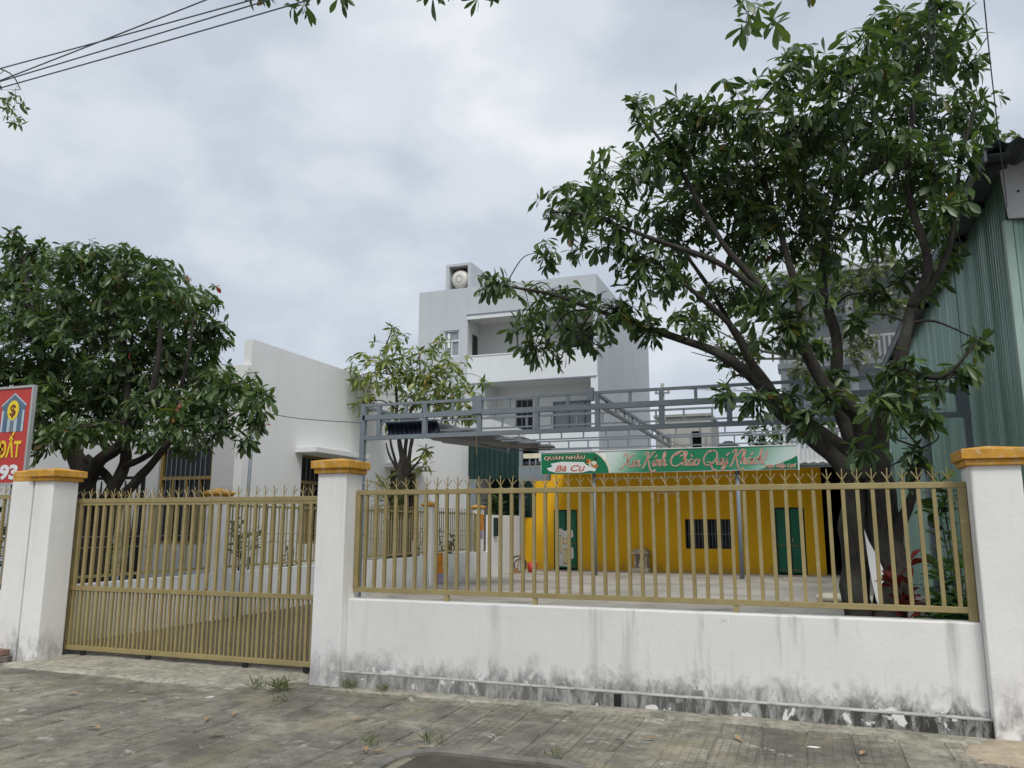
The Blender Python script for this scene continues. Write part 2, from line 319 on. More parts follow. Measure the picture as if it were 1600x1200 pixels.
# ------------------------------------------------------------------ mesh helpers
WL = {}
class MB:
    def __init__(s): s.v = []; s.f = []; s.tone = None
    def box(s, x0, x1, y0, y1, z0, z1):
        n = len(s.v)
        s.v += [(x0, y0, z0), (x1, y0, z0), (x1, y1, z0), (x0, y1, z0), (x0, y0, z1), (x1, y0, z1), (x1, y1, z1), (x0, y1, z1)]
        s.f += [(n, n+3, n+2, n+1), (n+4, n+5, n+6, n+7), (n, n+1, n+5, n+4), (n+1, n+2, n+6, n+5), (n+2, n+3, n+7, n+6), (n+3, n, n+4, n+7)]
        return s
    def bar(s, a, b, w, h=None, up=(0, 0, 1)):
        a = Vector(a); b = Vector(b); d = (b-a).normalized(); h = h or w; u = Vector(up)
        if abs(d.dot(u)) > .98: u = Vector((0, 1, 0))
        x = d.cross(u).normalized()*(w/2); y = x.cross(d).normalized()*(h/2); n = len(s.v)
        for p in (a, b):
            for q in (x+y, -x+y, -x-y, x-y): s.v.append(tuple(p+q))
        s.f += [(n, n+1, n+2, n+3), (n+7, n+6, n+5, n+4)]+[(n+i, n+4+i, n+4+(i+1) % 4, n+(i+1) % 4) for i in range(4)]
        return s
    def tube(s, pts, radii, n=8, cap=True):
        pts = [Vector(p) for p in pts]
        if isinstance(radii, (int, float)): radii = [radii]*len(pts)
        b0 = len(s.v); pu = None
        for i, p in enumerate(pts):
            d = (pts[min(i+1, len(pts)-1)]-pts[max(i-1, 0)]).normalized()
            if pu is None: pu = Vector((0, 1, 0)) if abs(d.y) < .9 else Vector((1, 0, 0))
            x = d.cross(pu).normalized(); y = x.cross(d).normalized(); pu = y
            for k in range(n):
                a = 2*math.pi*k/n; s.v.append(tuple(p+(x*math.cos(a)+y*math.sin(a))*radii[i]))
        for i in range(len(pts)-1):
            for k in range(n):
                a = b0+i*n+k; b = b0+i*n+(k+1) % n; s.f.append((a, b, b+n, a+n))
        if cap:
            s.f.append(tuple(b0+k for k in range(n-1, -1, -1))); e = b0+(len(pts)-1)*n; s.f.append(tuple(e+k for k in range(n)))
        return s
    def prism(s, poly, a0, a1, axis='y'):
        """poly: 2-D outline; extruded along axis from a0 to a1"""
        n = len(s.v); k = len(poly)
        def P(u, v, a): return {'y': (u, a, v), 'x': (a, u, v), 'z': (u, v, a)}[axis]
        for a in (a0, a1): s.v += [P(u, v, a) for u, v in poly]
        s.f.append(tuple(n+i for i in range(k))); s.f.append(tuple(n+k+i for i in range(k-1, -1, -1)))
        s.f += [(n+i, n+k+i, n+k+(i+1) % k, n+(i+1) % k) for i in range(k)]
        return s
    def lathe(s, prof, c, n=20, axis='z'):
        b0 = len(s.v)
        for r, h in prof:
            for k in range(n):
                a = 2*math.pi*k/n; u, v = r*math.cos(a), r*math.sin(a)
                o = {'z': (u, v, h), 'y': (u, h, v), 'x': (h, u, v)}[axis]; s.v.append((c[0]+o[0], c[1]+o[1], c[2]+o[2]))
        for i in range(len(prof)-1):
            for k in range(n):
                a = b0+i*n+k; b = b0+i*n+(k+1) % n; s.f.append((a, b, b+n, a+n))
        return s
    def quad(s, a, b, c, d):
        n = len(s.v); s.v += [tuple(a), tuple(b), tuple(c), tuple(d)]; s.f.append((n, n+1, n+2, n+3)); return s
    def grid(s, rows):
        b0 = len(s.v); m = len(rows[0])
        for r in rows: s.v += [tuple(p) for p in r]
        for i in range(len(rows)-1):
            for j in range(m-1):
                a = b0+i*m+j; s.f.append((a, a+1, a+m+1, a+m))
        return s
    def wall(s, axis, plane, th, u0, u1, z0, z1, holes=()):
        """wall slab with rectangular openings; axis 'y': spans x, faces -y at y=plane; axis 'x': spans y, faces +x at x=plane"""
        us = sorted({u0, u1, *[h[0] for h in holes], *[h[1] for h in holes]}); zs = sorted({z0, z1, *[h[2] for h in holes], *[h[3] for h in holes]})
        us = [u for u in us if u0 <= u <= u1]; zs = [z for z in zs if z0 <= z <= z1]
        def solid(i, j):
            if i < 0 or j < 0 or i >= len(us)-1 or j >= len(zs)-1: return False
            cu, cz = (us[i]+us[i+1])/2, (zs[j]+zs[j+1])/2
            return not any(h[0] < cu < h[1] and h[2] < cz < h[3] for h in holes)
        def P(u, d, z): return (u, plane+d, z) if axis == 'y' else (plane-d, u, z)
        for i in range(len(us)-1):
            for j in range(len(zs)-1):
                if not solid(i, j): continue
                a, b, c, d = us[i], us[i+1], zs[j], zs[j+1]
                s.quad(P(a, 0, c), P(b, 0, c), P(b, 0, d), P(a, 0, d)); s.quad(P(b, th, c), P(a, th, c), P(a, th, d), P(b, th, d))
                if not solid(i-1, j): s.quad(P(a, th, c), P(a, 0, c), P(a, 0, d), P(a, th, d))
                if not solid(i+1, j): s.quad(P(b, 0, c), P(b, th, c), P(b, th, d), P(b, 0, d))
                if not solid(i, j-1): s.quad(P(a, th, c), P(b, th, c), P(b, 0, c), P(a, 0, c))
                if not solid(i, j+1): s.quad(P(a, 0, d), P(b, 0, d), P(b, th, d), P(a, th, d))
        return s
    def mesh(s, name, smooth=False):
        me = bpy.data.meshes.new(name); me.from_pydata(s.v, [], s.f); 
        if smooth:
            for p in me.polygons: p.use_smooth = True
        if s.tone is not None:
            at = me.attributes.new('tone', 'FLOAT', 'POINT'); at.data.foreach_set('value', np.asarray(s.tone, dtype=np.float32))
        return me

def fixn(me):
    bm = bmesh.new(); bm.from_mesh(me); bmesh.ops.recalc_face_normals(bm, faces=bm.faces); bm.to_mesh(me); bm.free(); return me
def tag(o, label=None, cat=None, group=None, kind=None):
    if label: o['label'] = label
    if cat: o['category'] = cat
    if group: o['group'] = group
    if kind: o['kind'] = kind
    return o
def thing(name, label, cat, loc=(0, 0, 0), group=None):
    o = bpy.data.objects.new(name, None); o.empty_display_size = .2; COL.objects.link(o); o.location = loc; WL[o.name] = Vector(loc)
    return tag(o, label, cat, group)
def part(name, geo, mat, parent=None, at=(0, 0, 0), smooth=False, bevel=0., fix=True, kind=None):
    me = geo
    if isinstance(geo, MB):
        me = geo.mesh(name, smooth)
        if fix: fixn(me)
    if mat is not None and not me.materials: me.materials.append(M[mat] if isinstance(mat, str) else mat)
    o = bpy.data.objects.new(name, me); COL.objects.link(o); WL[o.name] = Vector(at)
    if parent is not None: o.parent = parent; o.location = Vector(at)-WL[parent.name]
    else: o.location = at
    if bevel:
        b = o.modifiers.new('bevel', 'BEVEL'); b.width = bevel; b.segments = 2; b.limit_method = 'ANGLE'; b.angle_limit = rad(40)
    if kind: o['kind'] = kind
    return o
def single(name, geo, mat, label, cat, group=None, **k):
    return tag(part(name, geo, mat, **k), label, cat, group)
def structure(name, geo, mat, **k):
    o = part(name, geo, mat, **k); o['kind'] = 'structure'; return o
def smooth_path(pts, n=8):
    pts = [Vector(p) for p in pts]; out = []
    for i in range(len(pts)-1):
        p0 = pts[max(i-1, 0)]; p1 = pts[i]; p2 = pts[i+1]; p3 = pts[min(i+2, len(pts)-1)]
        for k in range(n):
            t = k/n; out.append(.5*((2*p1)+(p2-p0)*t+(2*p0-5*p1+4*p2-p3)*t*t+(3*p1-p0-3*p2+p3)*t**3))
    out.append(pts[-1]); return out
def text_mesh(body, size, x, y, z, depth=.004, bold=0., shear=0., width=None, center=False):
    cu = bpy.data.curves.new('txt', 'FONT'); cu.body = body; cu.size = size; cu.offset = bold; cu.shear = shear; cu.extrude = depth/2; cu.resolution_u = 3
    to = bpy.data.objects.new('txt', cu); COL.objects.link(to); bpy.context.view_layer.update()
    me = bpy.data.meshes.new_from_object(to.evaluated_get(bpy.context.evaluated_depsgraph_get()))
    bpy.data.objects.remove(to); bpy.data.curves.remove(cu)
    co = np.zeros(len(me.vertices)*3); me.vertices.foreach_get('co', co); co = co.reshape(-1, 3)
    w = co[:, 0].max()-co[:, 0].min(); sx = 1 if width is None else width/w
    x0 = co[:, 0].min()
    cx = (co[:, 0]-x0)*sx
    if center: cx = cx-w*sx/2
    out = np.stack([x+cx, y-co[:, 2], z+co[:, 1]], 1)
    me.vertices.foreach_set('co', out.ravel()); me.update(); me.materials.clear(); return me
# ================================================================== SETTING
g = MB(); g.quad((-900, -600, -.16), (900, -600, -.16), (900, 1500, -.16), (-900, 1500, -.16)); structure('ground', g, 'soil')
g = MB(); g.box(-60, 60, -9, 2.0, -.5, -.14); structure('road', g, 'asphalt')
kb = thing('kerb', None, None); kb['kind'] = 'structure'
km = MB().box(-.495, .495, 2.0, 2.2, -.4, .0).mesh('kerb_stone'); fixn(km)
for i in range(-14, 9): part('kerb_stone', km, 'slab', kb, (i+.5, 0, 0), bevel=.012)

# pavement: bed + tiles
bed = MB().box(-40, 30, 2.2, 6.86, -.5, -.010); pavement = structure('pavement', bed, 'paver_far')
def tile_mesh(seed):
    r = random.Random(seed); m = MB(); h = .1465
    top = [(-h+.006, -h+.006), (h-.006, -h+.006), (h-.006, h-.006), (-h+.006, h-.006)]; base = [(-h, -h), (h, -h), (h, h), (-h, h)]
    if seed > 1:                                    # a chipped corner
        k = r.randrange(4); top[k] = (top[k][0]*r.uniform(.72, .9), top[k][1]*r.uniform(.72, .9)); base[k] = (base[k][0]*.84, base[k][1]*.84)
    m.v += [(x, y, -.03) for x, y in base]+[(x, y, -.007) for x, y in base]+[(x, y, 0) for x, y in top]
    for a in (0, 4):
        m.f += [(a+i, a+(i+1) % 4, a+4+(i+1) % 4, a+4+i) for i in range(4)]
    m.f.append((8, 9, 10, 11)); return fixn(m.mesh('paving_tile'))
tm = [tile_mesh(i) for i in range(6)]
cells = []
for ix in range(-46, 26):
    for iy in range(0, 15):
        x = .3*ix+.06; y = 6.60-.3*iy
        if y < 2.35: continue
        if -8.15 < x < -4.75 and y > 6.52: continue          # the concrete apron lies here
        if -2.62 < x < -1.3 and 3.7 < y < 5.15: continue      # the planting pit
        q = project((x, y, 0)); vis = q and -30 < q[0] < 1630 and q[1] < 1235
        cells.append((0 if vis else 1, -y if vis else y, x, y))
cells.sort(key=lambda c: (c[0], -c[1] if not c[0] else 0, abs(c[2])))
far = MB()
for n, (hid, _, x, y) in enumerate(cells):
    r = random.Random(n*7+1); dz = r.uniform(-.003, .002); k = r.choice([0, 0, 1, 1, 2, 3, 4, 5])
    if n < 300:
        o = part('paving_tile', tm[k], 'paver', pavement, (x, y, dz)); o.rotation_euler = (r.gauss(0, .006), r.gauss(0, .006), r.choice([0, 1, 2, 3])*math.pi/2+r.gauss(0, .006))
    else: far.box(x-.146, x+.146, y-.146, y+.146, -.03, dz)
part('paving_tiles', far, 'paver_far', pavement, kind='stuff')

# broken concrete apron in front of the gate, sand drift by the right pillar
def blob_sheet(cx, cy, rx, ry, h, seed, n=36, rings=7, base=-.03, sq=2.6, wob=.16):
    m = MB(); rows = []
    for j in range(rings+1):
        t = j/rings; row = []
        for k in range(n):
            a = 2*math.pi*k/n; c, s_ = math.cos(a), math.sin(a)
            rr = 1/((abs(c)**sq+abs(s_)**sq)**(1/sq)); w = 1+wob*mnoise.noise(Vector((c*1.6+seed, s_*1.6, seed)))+.10*mnoise.noise(Vector((c*6+seed, s_*6, 3.)))
            x = cx+rx*rr*c*w*(1-t); y = cy+ry*rr*s_*w*(1-t)
            z = base if j == 0 else h*min(1, t*4)+.012*mnoise.noise(Vector((x*3, y*3, seed)))
            row.append((x, y, z))
        row.append(row[0]); rows.append(row)
    return m.grid(rows)
structure('concrete_apron', blob_sheet(-6.45, 6.85, 2.0, .52, .022, 3.3, n=60, sq=5), 'apron', smooth=True)
structure('concrete_footing', blob_sheet(-1.5, 6.72, 3.0, .13, .014, 8.1, n=60, sq=6), 'apron', smooth=True)
structure('sand_drift', blob_sheet(1.45, 6.45, .62, .36, .012, 5.2, n=70, rings=9, wob=.45), 'sand', smooth=True)
# planting pit kerb at the pavement's edge
def rring(x0, x1, y0, y1, r, n=6):
    out = []
    for cx, cy, a0 in ((x1-r, y1-r, 0), (x0+r, y1-r, 90), (x0+r, y0+r, 180), (x1-r, y0+r, 270)):
        for k in range(n+1):
            a = rad(a0+90*k/n); out.append((cx+r*math.cos(a), cy+r*math.sin(a)))
    return out
po = rring(-2.68, -1.24, 3.62, 5.19, .35); pi_ = rring(-2.57, -1.35, 3.73, 5.08, .27)
m = MB(); rows = [[(*p, z) for p in q]+[(*q[0], z)] for q, z in ((po, -.03), (po, .012), (rring(-2.665, -1.255, 3.635, 5.175, .34), .022), (rring(-2.585, -1.335, 3.715, 5.095, .28), .022), (pi_, .018), (pi_, -.06))]
m.grid(rows); single('pit_kerb', m, 'kerb_dark', 'low rounded concrete kerb around a planting pit in the pavement', 'kerb', smooth=False)
m = MB(); m.v = [(*p, -.003) for p in pi_]; m.f = [tuple(range(len(pi_)))]; structure('pit_soil', m, 'soil')

# yard inside the boundary, neighbour's yard
structure('yard', MB().box(-9.1, 2.6, 7.06, 33, -.3, 0.), 'yard')
structure('neighbour_yard', MB().box(-40, -9.1, 7.06, 60, -.3, -.006), 'yard')

# ================================================================== FRONT BOUNDARY
def pillar(label, x0, x1, y0, y1, h, cap_z, group='boundary pillars with ochre caps', mat='pillarwash', ov=.055, capH=.075, name='boundary_pillar'):
    t = thing(name, label, 'pillar', ((x0+x1)/2, (y0+y1)/2, 0), group)
    part('shaft', MB().box(x0, x1, y0, y1, -.1, h), mat, t, bevel=.012)
    m = MB(); m.box(x0-ov*.55, x1+ov*.55, y0-ov*.55, y1+ov*.55, h-.005, h+capH*.55)
    part('cap_moulding', m, 'cap', t, bevel=.006)
    m = MB(); z0 = h+capH*.55; z1 = z0+capH; cx, cy = (x0+x1)/2, (y0+y1)/2
    a, b, c, d = x0-ov, x1+ov, y0-ov, y1+ov
    m.v = [(a, c, z0), (b, c, z0), (b, d, z0), (a, d, z0), (a, c, z1), (b, c, z1), (b, d, z1), (a, d, z1), (cx, cy, cap_z)]
    m.f = [(3, 2, 1, 0), (0, 1, 5, 4), (1, 2, 6, 5), (2, 3, 7, 6), (3, 0, 4, 7), (4, 5, 8), (5, 6, 8), (6, 7, 8), (7, 4, 8)]
    part('cap', m, 'cap', t, bevel=.006); return t
pillar('white pillar with ochre cap between the sliding gate and the long white wall', -4.53, -4.205, 6.75, 7.06, 2.0, 2.155)
pillar('white pillar with peeling ochre cap at the green tin shed end of the wall', 1.165, 1.50, 6.75, 7.12, 1.945, 2.10)
pillar('white pillar with ochre cap that the sliding gate closes against', -8.36, -8.065, 6.75, 7.09, 1.99, 2.145, ov=.06)
pillar('white pillar with ochre cap butted against the gate pillar beside the red sign', -8.72, -8.385, 6.75, 7.09, 1.985, 2.14, ov=.0)

w = thing('boundary_wall', 'long low whitewashed wall streaked with black mould under the gold railing', 'wall', (-1.5, 6.96, 0))
part('wall_body', MB().box(-4.205, 1.165, 6.86, 7.06, -.1, .79), 'wash', w, bevel=.01)
part('plinth', MB().box(-4.205, 1.165, 6.80, 6.859, -.1, .120), 'plinthwash', w)
part('ledge', MB().box(-4.205, 1.165, 6.797, 6.859, .1205, .134), 'ledge', w, bevel=.004)
part('drain_hole', MB().box(-1.59, -1.53, 6.795, 6.82, .02, .115), 'black', w)

# railing parts shared by the panels
def spike_mesh(s=1.):
    m = MB(); m.bar((0, 0, 0), (0, 0, .118*s), .008*s)
    for k in (-1, 1):
        m.tube([(-.016*k*s, .006*k, 0), (.0, .006*k, .025*s), (.022*k*s, .006*k, .06*s), (.040*k*s, .006*k, .085*s)], [.0045*s]*4, 4)
    return fixn(m.mesh('spike'))
SPK = spike_mesh(); SPKS = spike_mesh(1.0)
def bar_mesh(w, h): return fixn(MB().box(-w/2, w/2, -w/2, w/2, 0, h).mesh('bar'))
f = thing('railing_panel', 'gold painted steel railing with trident spikes standing on the long low wall', 'railing', (-1.5, 6.96, .85), 'gold railings along the boundary')
part('top_rail', MB().box(-4.2, 1.16, 6.94, 6.98, 1.785, 1.832), 'olive', f, bevel=.004)
part('bottom_rail', MB().box(-4.2, 1.16, 6.94, 6.98, .85, .895), 'olive', f, bevel=.004)
part('end_post', MB().box(-4.2, -4.15, 6.935, 6.985, .895, 1.785), 'olive', f, bevel=.004)
part('end_post', MB().box(1.10, 1.16, 6.935, 6.985, .78, 1.785), 'olive', f, bevel=.004)
for x in (-3.2, -2.33, -.585): part('foot', MB().box(x-.02, x+.02, 6.945, 6.975, .78, .85), 'olive', f)
bm_ = bar_mesh(.029, .89)
for i in range(48):
    x = -4.09+i*.1094
    if x < 1.09: part('bar', bm_, 'olive', f, (x, 6.96, .895)).rotation_euler = (random.gauss(0, .002), random.gauss(0, .002), random.gauss(0, .04))
    part('spike', SPK, 'olive', f, (x, 6.96, 1.832)).rotation_euler = (random.gauss(0, .06), random.gauss(0, .05), random.gauss(0, .15))
# sliding gate
gt = thing('sliding_gate', 'wide gold painted sliding gate with close-set lower bars and trident spikes', 'gate', (-6.4, 7.17, 0))
part('top_rail', MB().box(-8.17, -4.52, 7.15, 7.19, 1.74, 1.79), 'olive', gt, bevel=.004)
part('groove_rail', MB().box(-8.165, -4.525, 7.155, 7.185, 1.712, 1.738), 'olive', gt)
part('middle_rail', MB().box(-8.17, -4.52, 7.15, 7.19, .735, .785), 'olive', gt, bevel=.004)
part('bottom_rail', MB().box(-8.17, -4.52, 7.15, 7.19, .075, .125), 'olive', gt, bevel=.004)
for x in (-8.17, -4.57): part('stile', MB().box(x, x+.05, 7.148, 7.192, .125, 1.71), 'olive', gt, bevel=.004)
up = bar_mesh(.032, .925); lo = bar_mesh(.028, .61); lo2 = bar_mesh(.018, .61)
x = -8.07; i = 0
while x < -4.6:
    part('bar', up, 'olive', gt, (x, 7.17, .786)); part('spike', SPK, 'olive', gt, (x, 7.17, 1.79)).rotation_euler = (random.gauss(0, .06), random.gauss(0, .05), random.gauss(0, .15))
    part('bar', lo, 'olive', gt, (x, 7.17, .125)); part('bar', lo2, 'olive', gt, (x+.058, 7.17, .125)); x += .1185
wh = MB().lathe([(0, -.012), (.035, -.012), (.035, .012), (0, .012)], (0, 0, 0), 14, 'y').mesh('wheel'); fixn(wh)
for x in (-7.85, -6.9, -5.6, -4.85): part('wheel', wh, 'black', gt, (x, 7.17, .045))
single('gate_track', MB().box(-8.3, -4.3, 7.15, 7.19, -.02, .012), 'brown', 'rusty steel track in the ground under the sliding gate', 'track')
# neighbour's front railing left of the twin pillars
f2 = thing('neighbour_railing', 'gold spiked railing on a white wall beneath the red land sign', 'railing', (-10, 6.96, 0), 'gold railings along the boundary')
part('low_wall', MB().box(-12.5, -8.73, 6.86, 7.06, -.1, .72), 'pillarwash', f2)
part('top_rail', MB().box(-12.5, -8.73, 6.94, 6.98, 1.79, 1.84), 'olive', f2); part('bottom_rail', MB().box(-12.5, -8.73, 6.94, 6.98, .80, .84), 'olive', f2)
bn = bar_mesh(.03, .95)
for i in range(22): part('bar', bn, 'olive', f2, (-8.85-i*.117, 6.96, .84)); part('spike', SPK, 'olive', f2, (-8.85-i*.117, 6.96, 1.84))
for zz in (1.15, 1.3): part('cross_bar', MB().box(-12.5, -8.73, 6.952, 6.968, zz, zz+.012), 'olive', f2)

# ================================================================== SIDE FENCE (runs back along the driveway)
XF = -9.0
pil = [(10.62, 'white pillar with rounded ochre cap on the side fence by the lamp pole'), (14.25, 'white side fence pillar with ochre cap opposite the canopied window'), (18.45, 'white side fence pillar with ochre cap beside the leaning orange board'), (21.64, 'small white side fence pillar with a torn orange poster pasted on it')]
for y, lb in pil: pillar(lb, XF-.13, XF+.13, y-.14, y+.14, 1.95, 2.08, 'side fence pillars', mat='white', ov=.045, capH=.04, name='fence_pillar')
segs = [(7.1, 10.48, 'side fence of gold bars on a low white wall next to the sliding gate'), (10.76, 14.11, 'side fence of gold bars on a low white wall opposite the white house corner'), (14.39, 18.31, 'gold-barred side fence on a low white wall before the pollarded tree'), (18.59, 21.5, 'gold-barred side fence on a low white wall ending at the poster pillar')]
sb = bar_mesh(.018, .96)
for a, b, lb in segs:
    t = thing('side_fence', lb, 'fence', (XF, (a+b)/2, 0), 'side fence sections')
    part('low_wall', MB().box(XF-.08, XF+.08, a, b, -.1, .72), 'house_white', t)
    part('top_rail', MB().box(XF-.018, XF+.018, a, b, 1.78, 1.82), 'olive', t); part('bottom_rail', MB().box(XF-.018, XF+.018, a, b, .79, .825), 'olive', t)
    for zz in (1.18, 1.32): part('cross_bar', MB().box(XF-.006, XF+.006, a, b, zz, zz+.01), 'olive', t)
    part('end_post', MB().box(XF-.03, XF+.03, a, a+.05, .72, 1.78), 'olive', t); part('end_post', MB().box(XF-.03, XF+.03, b-.05, b, .72, 1.78), 'olive', t)
    n = int((b-a-.1)/.115)
    for i in range(n):
        y = a+.1+i*.115
        part('bar', sb, 'olive', t, (XF, y, .82)); o = part('spike', SPKS, 'olive', t, (XF, y, 1.82)); o.rotation_euler = (0, 0, math.pi/2)
t = thing('end_wall', 'taller plain white wall closing the side fence by the lean-to', 'wall', (XF, 23.5, 0))
part('low_section', MB().box(XF-.1, XF+.1, 21.78, 22.5, -.1, .70), 'white', t); part('tall_section', MB().box(XF-.1, XF+.1, 22.5, 25.0, -.1, 1.78), 'white', t, bevel=.01)
part('poster', MB().prism([(21.5, 1.35), (21.72, 1.30), (21.76, 1.75), (21.66, 1.82), (21.52, 1.78)], XF+.132, XF+.138, 'x'), 'orange', t)
part('poster_foot', MB().prism([(21.52, 1.12), (21.70, 1.08), (21.71, 1.29), (21.53, 1.34)], XF+.133, XF+.139, 'x'), 'purple', t)
part('meter_box', MB().box(XF+.1, XF+.17, 22.62, 22.86, 1.15, 1.7), 'dark_green', t)

# ================================================================== WHITE NEIGHBOUR HOUSE
def window(parent, axis, plane, u0, u1, z0, z1, cols=2, transom=None, frame='frame_yellow', pane='glass', bars=0, fw=.06, depth=.09):
    """frame set in an opening; axis as MB.wall"""
    def B(a, b, d0, d1, c, d): 
        return MB().box(a, b, plane+d0, plane+d1, c, d) if axis == 'y' else MB().box(plane-d1, plane-d0, a, b, c, d)
    wn = part('window', B(u0, u1, depth+.03, depth+.05, z0, z1), pane, parent)
    for a, b, c, d in ((u0, u0+fw, z0, z1), (u1-fw, u1, z0, z1), (u0+fw, u1-fw, z0, z0+fw), (u0+fw, u1-fw, z1-fw, z1)): part('window_frame', B(a, b, depth-.04, depth+.028, c, d), frame, wn)
    for k in range(1, cols):
        u = u0+(u1-u0)*k/cols; part('mullion', B(u-.025, u+.025, depth-.03, depth+.026, z0+fw, (transom or z1)-(fw if not transom else 0)), frame, wn)
    if transom: part('transom', B(u0+fw, u1-fw, depth-.035, depth+.024, transom, transom+.07), frame, wn)
    for k in range(bars):
        u = u0+fw+(u1-u0-2*fw)*(k+1)/(bars+1); part('grille_bar', B(u-.005, u+.005, depth-.07, depth-.06, z0+.02, z1-.02), 'frame_grey', wn)
    return wn
wh_ = thing('white_house', 'white flat-roofed neighbour house with ochre windows and stepped blank parapet', 'house', (-14, 18, 0))
fh = [(-12.98, -11.58, 1.08, 3.12)]
part('front_wall', MB().wall('y', 13.38, .2, -21, -11.0, -.1, 3.35, fh), 'house_grey', wh_)
part('front_parapet', MB().box(-21, -11.0, 13.36, 13.6, 3.352, 4.79), 'house_white', wh_)
sh = [(15.42, 17.2, 1.05, 3.08), (19.6, 21.2, 1.05, 3.0)]
part('side_wall', MB().wall('x', -10.8, .2, 13.36, 31, -.1, 5.36, sh+[(13.3, 13.46, 4.79, 5.4)]), 'house_white', wh_)
part('roof', MB().box(-21, -11.0, 13.6, 31, 4.3, 4.5), 'slab', wh_)
part('back_wall', MB().box(-21, -11.0, 30.8, 31, -.1, 4.3), 'house_white', wh_); part('far_wall', MB().box(-21, -20.8, 13.6, 30.8, -.1, 4.3), 'house_white', wh_)
cn = part('window_canopy', MB().box(-10.799, -10.25, 15.15, 17.5, 3.10, 3.22), 'house_white', wh_, bevel=.008)
part('window_canopy', MB().box(-10.799, -10.25, 19.3, 21.5, 3.05, 3.17), 'house_white', wh_)
window(wh_, 'y', 13.38, -12.98, -11.58, 1.08, 3.12, 4, 2.42, bars=9)
window(wh_, 'x', -10.8, 15.42, 17.2, 1.05, 3.08, 4, 2.42, bars=9)
window(wh_, 'x', -10.8, 19.6, 21.2, 1.05, 3.0, 4, 2.4, bars=7)
part('room_shade_panel', MB().box(-13.2, -11.4, 14.4, 14.5, .6, 3.3), 'room_shade', wh_)  # thin dark panel behind the window, standing in for an unlit room

# folding lattice gate and lamp pole at the neighbour's side
lg = thing('lattice_gate', 'dark folding lattice gate half hidden behind the leafy left tree', 'gate', (-11.5, 10.9, 0))
part('gate_frame', MB().bar((-12.6, 10.9, 0), (-12.6, 10.9, 2.3), .05).bar((-10.9, 10.9, 0), (-10.9, 10.9, 2.3), .05).bar((-12.6, 10.9, 2.3), (-10.9, 10.9, 2.3), .05), 'black', lg)
for i in range(12):
    for s in (1, -1):
        x = -12.55+i*.14; part('lattice_strip', MB().bar((x, 10.9+.01*s, .1 if s > 0 else 2.25), (x+.12, 10.9+.01*s, 2.25 if s > 0 else .1), .018), 'black', lg)
t = thing('lamp_pole', 'thin grey steel pole rising beside the side fence to a thin cable', 'pole', (-8.72, 11.0, 0))
part('shaft', MB().tube([(-8.78, 11, -.1), (-8.745, 11, 1.6), (-8.71, 11, 3.34)], [.032, .03, .028], 10), 'frame_grey', t, smooth=True)
part('hook', MB().tube([(-8.71, 11, 3.30), (-8.66, 11, 3.38), (-8.60, 11, 3.37)], .01, 6), 'frame_grey', t)
single('cable', MB().tube(smooth_path([(-8.6, 11, 3.37), (-8.0, 11.35, 3.27), (-7.18, 11.97, 3.24)], 8), .008, 5), 'cable', 'thin slack cable between the grey lamp pole and the steel canopy frame', 'cable')

# ================================================================== STEEL CANOPY FRAME
fr = thing('canopy_frame', 'grey painted steel canopy frame of ladder trusses over the yard', 'canopy frame', (-3, 16, 0))
def beam(a, b, w, h=None, name='chord'): part(name, MB().bar(a, b, w, h), 'frame_grey', fr)
X0, X1, YA, YB = -7.17, 2.15, 12., 19.2
beam((X0, YA, 2.97), (X1, YA, 2.97), .07); beam((X0, YA, 3.325), (X1, YA, 3.325), .085); beam((X0, YA, 3.545), (X1, YA, 3.545), .045)
for i in range(10):
    x = -7+i*1.0+.02
    if x > X1: break
    if i == 0: x = -6.86
    beam((x, YA, 3.0), (x, YA, 3.29), .075, name='upright')
    beam((x+.0, YA, 3.365), (x, YA, 3.53), .06, name='upright'); beam((x+.52, YA, 3.365), (x+.52, YA, 3.53), .045, name='upright')
part('bracket', MB().box(-4.99-.1, -4.99+.06, YA-.06, YA+.06, 3.30, 3.60), 'frame_grey', fr); part('bracket', MB().box(-3.14, -3.03, YA-.08, YA+.03, 3.42, 3.62), 'frame_grey', fr)
beam((X0, YA, 0), (X0, YA, 3.57), .085, name='post'); beam((X1-.05, YA, 0), (X1-.05, YA, 3.57), .085, name='post')
for xx in (X0, -3.0, 1.2):
    beam((xx, YA+.04, 3.53), (xx, YB, 3.53), .05); beam((xx, YA+.04, 3.37), (xx, YB, 3.37), .05)
    for k in range(1, 11): beam((xx, YA+k*.7, 3.39), (xx, YA+k*.7, 3.51), .03, name='upright')
    beam((xx, YB, 3.34), (xx, YB, 3.62), .07, name='post')
    part('stay_wire', MB().tube([(xx, YB, 3.5), (xx, 26.25, 3.70)], .006, 5), 'cable', fr)
for yy in (14.35, 16.7, 19.0):
    beam((X0, yy, 3.56), (X1, yy, 3.56), .04, .035); beam((X0, yy, 3.36), (X1, yy, 3.36), .03, .03)
    n = 18
    for k in range(n+1): beam((X0+.2+k*.5, yy, 3.375), (X0+.2+k*.5, yy, 3.545), .03, name='upright')

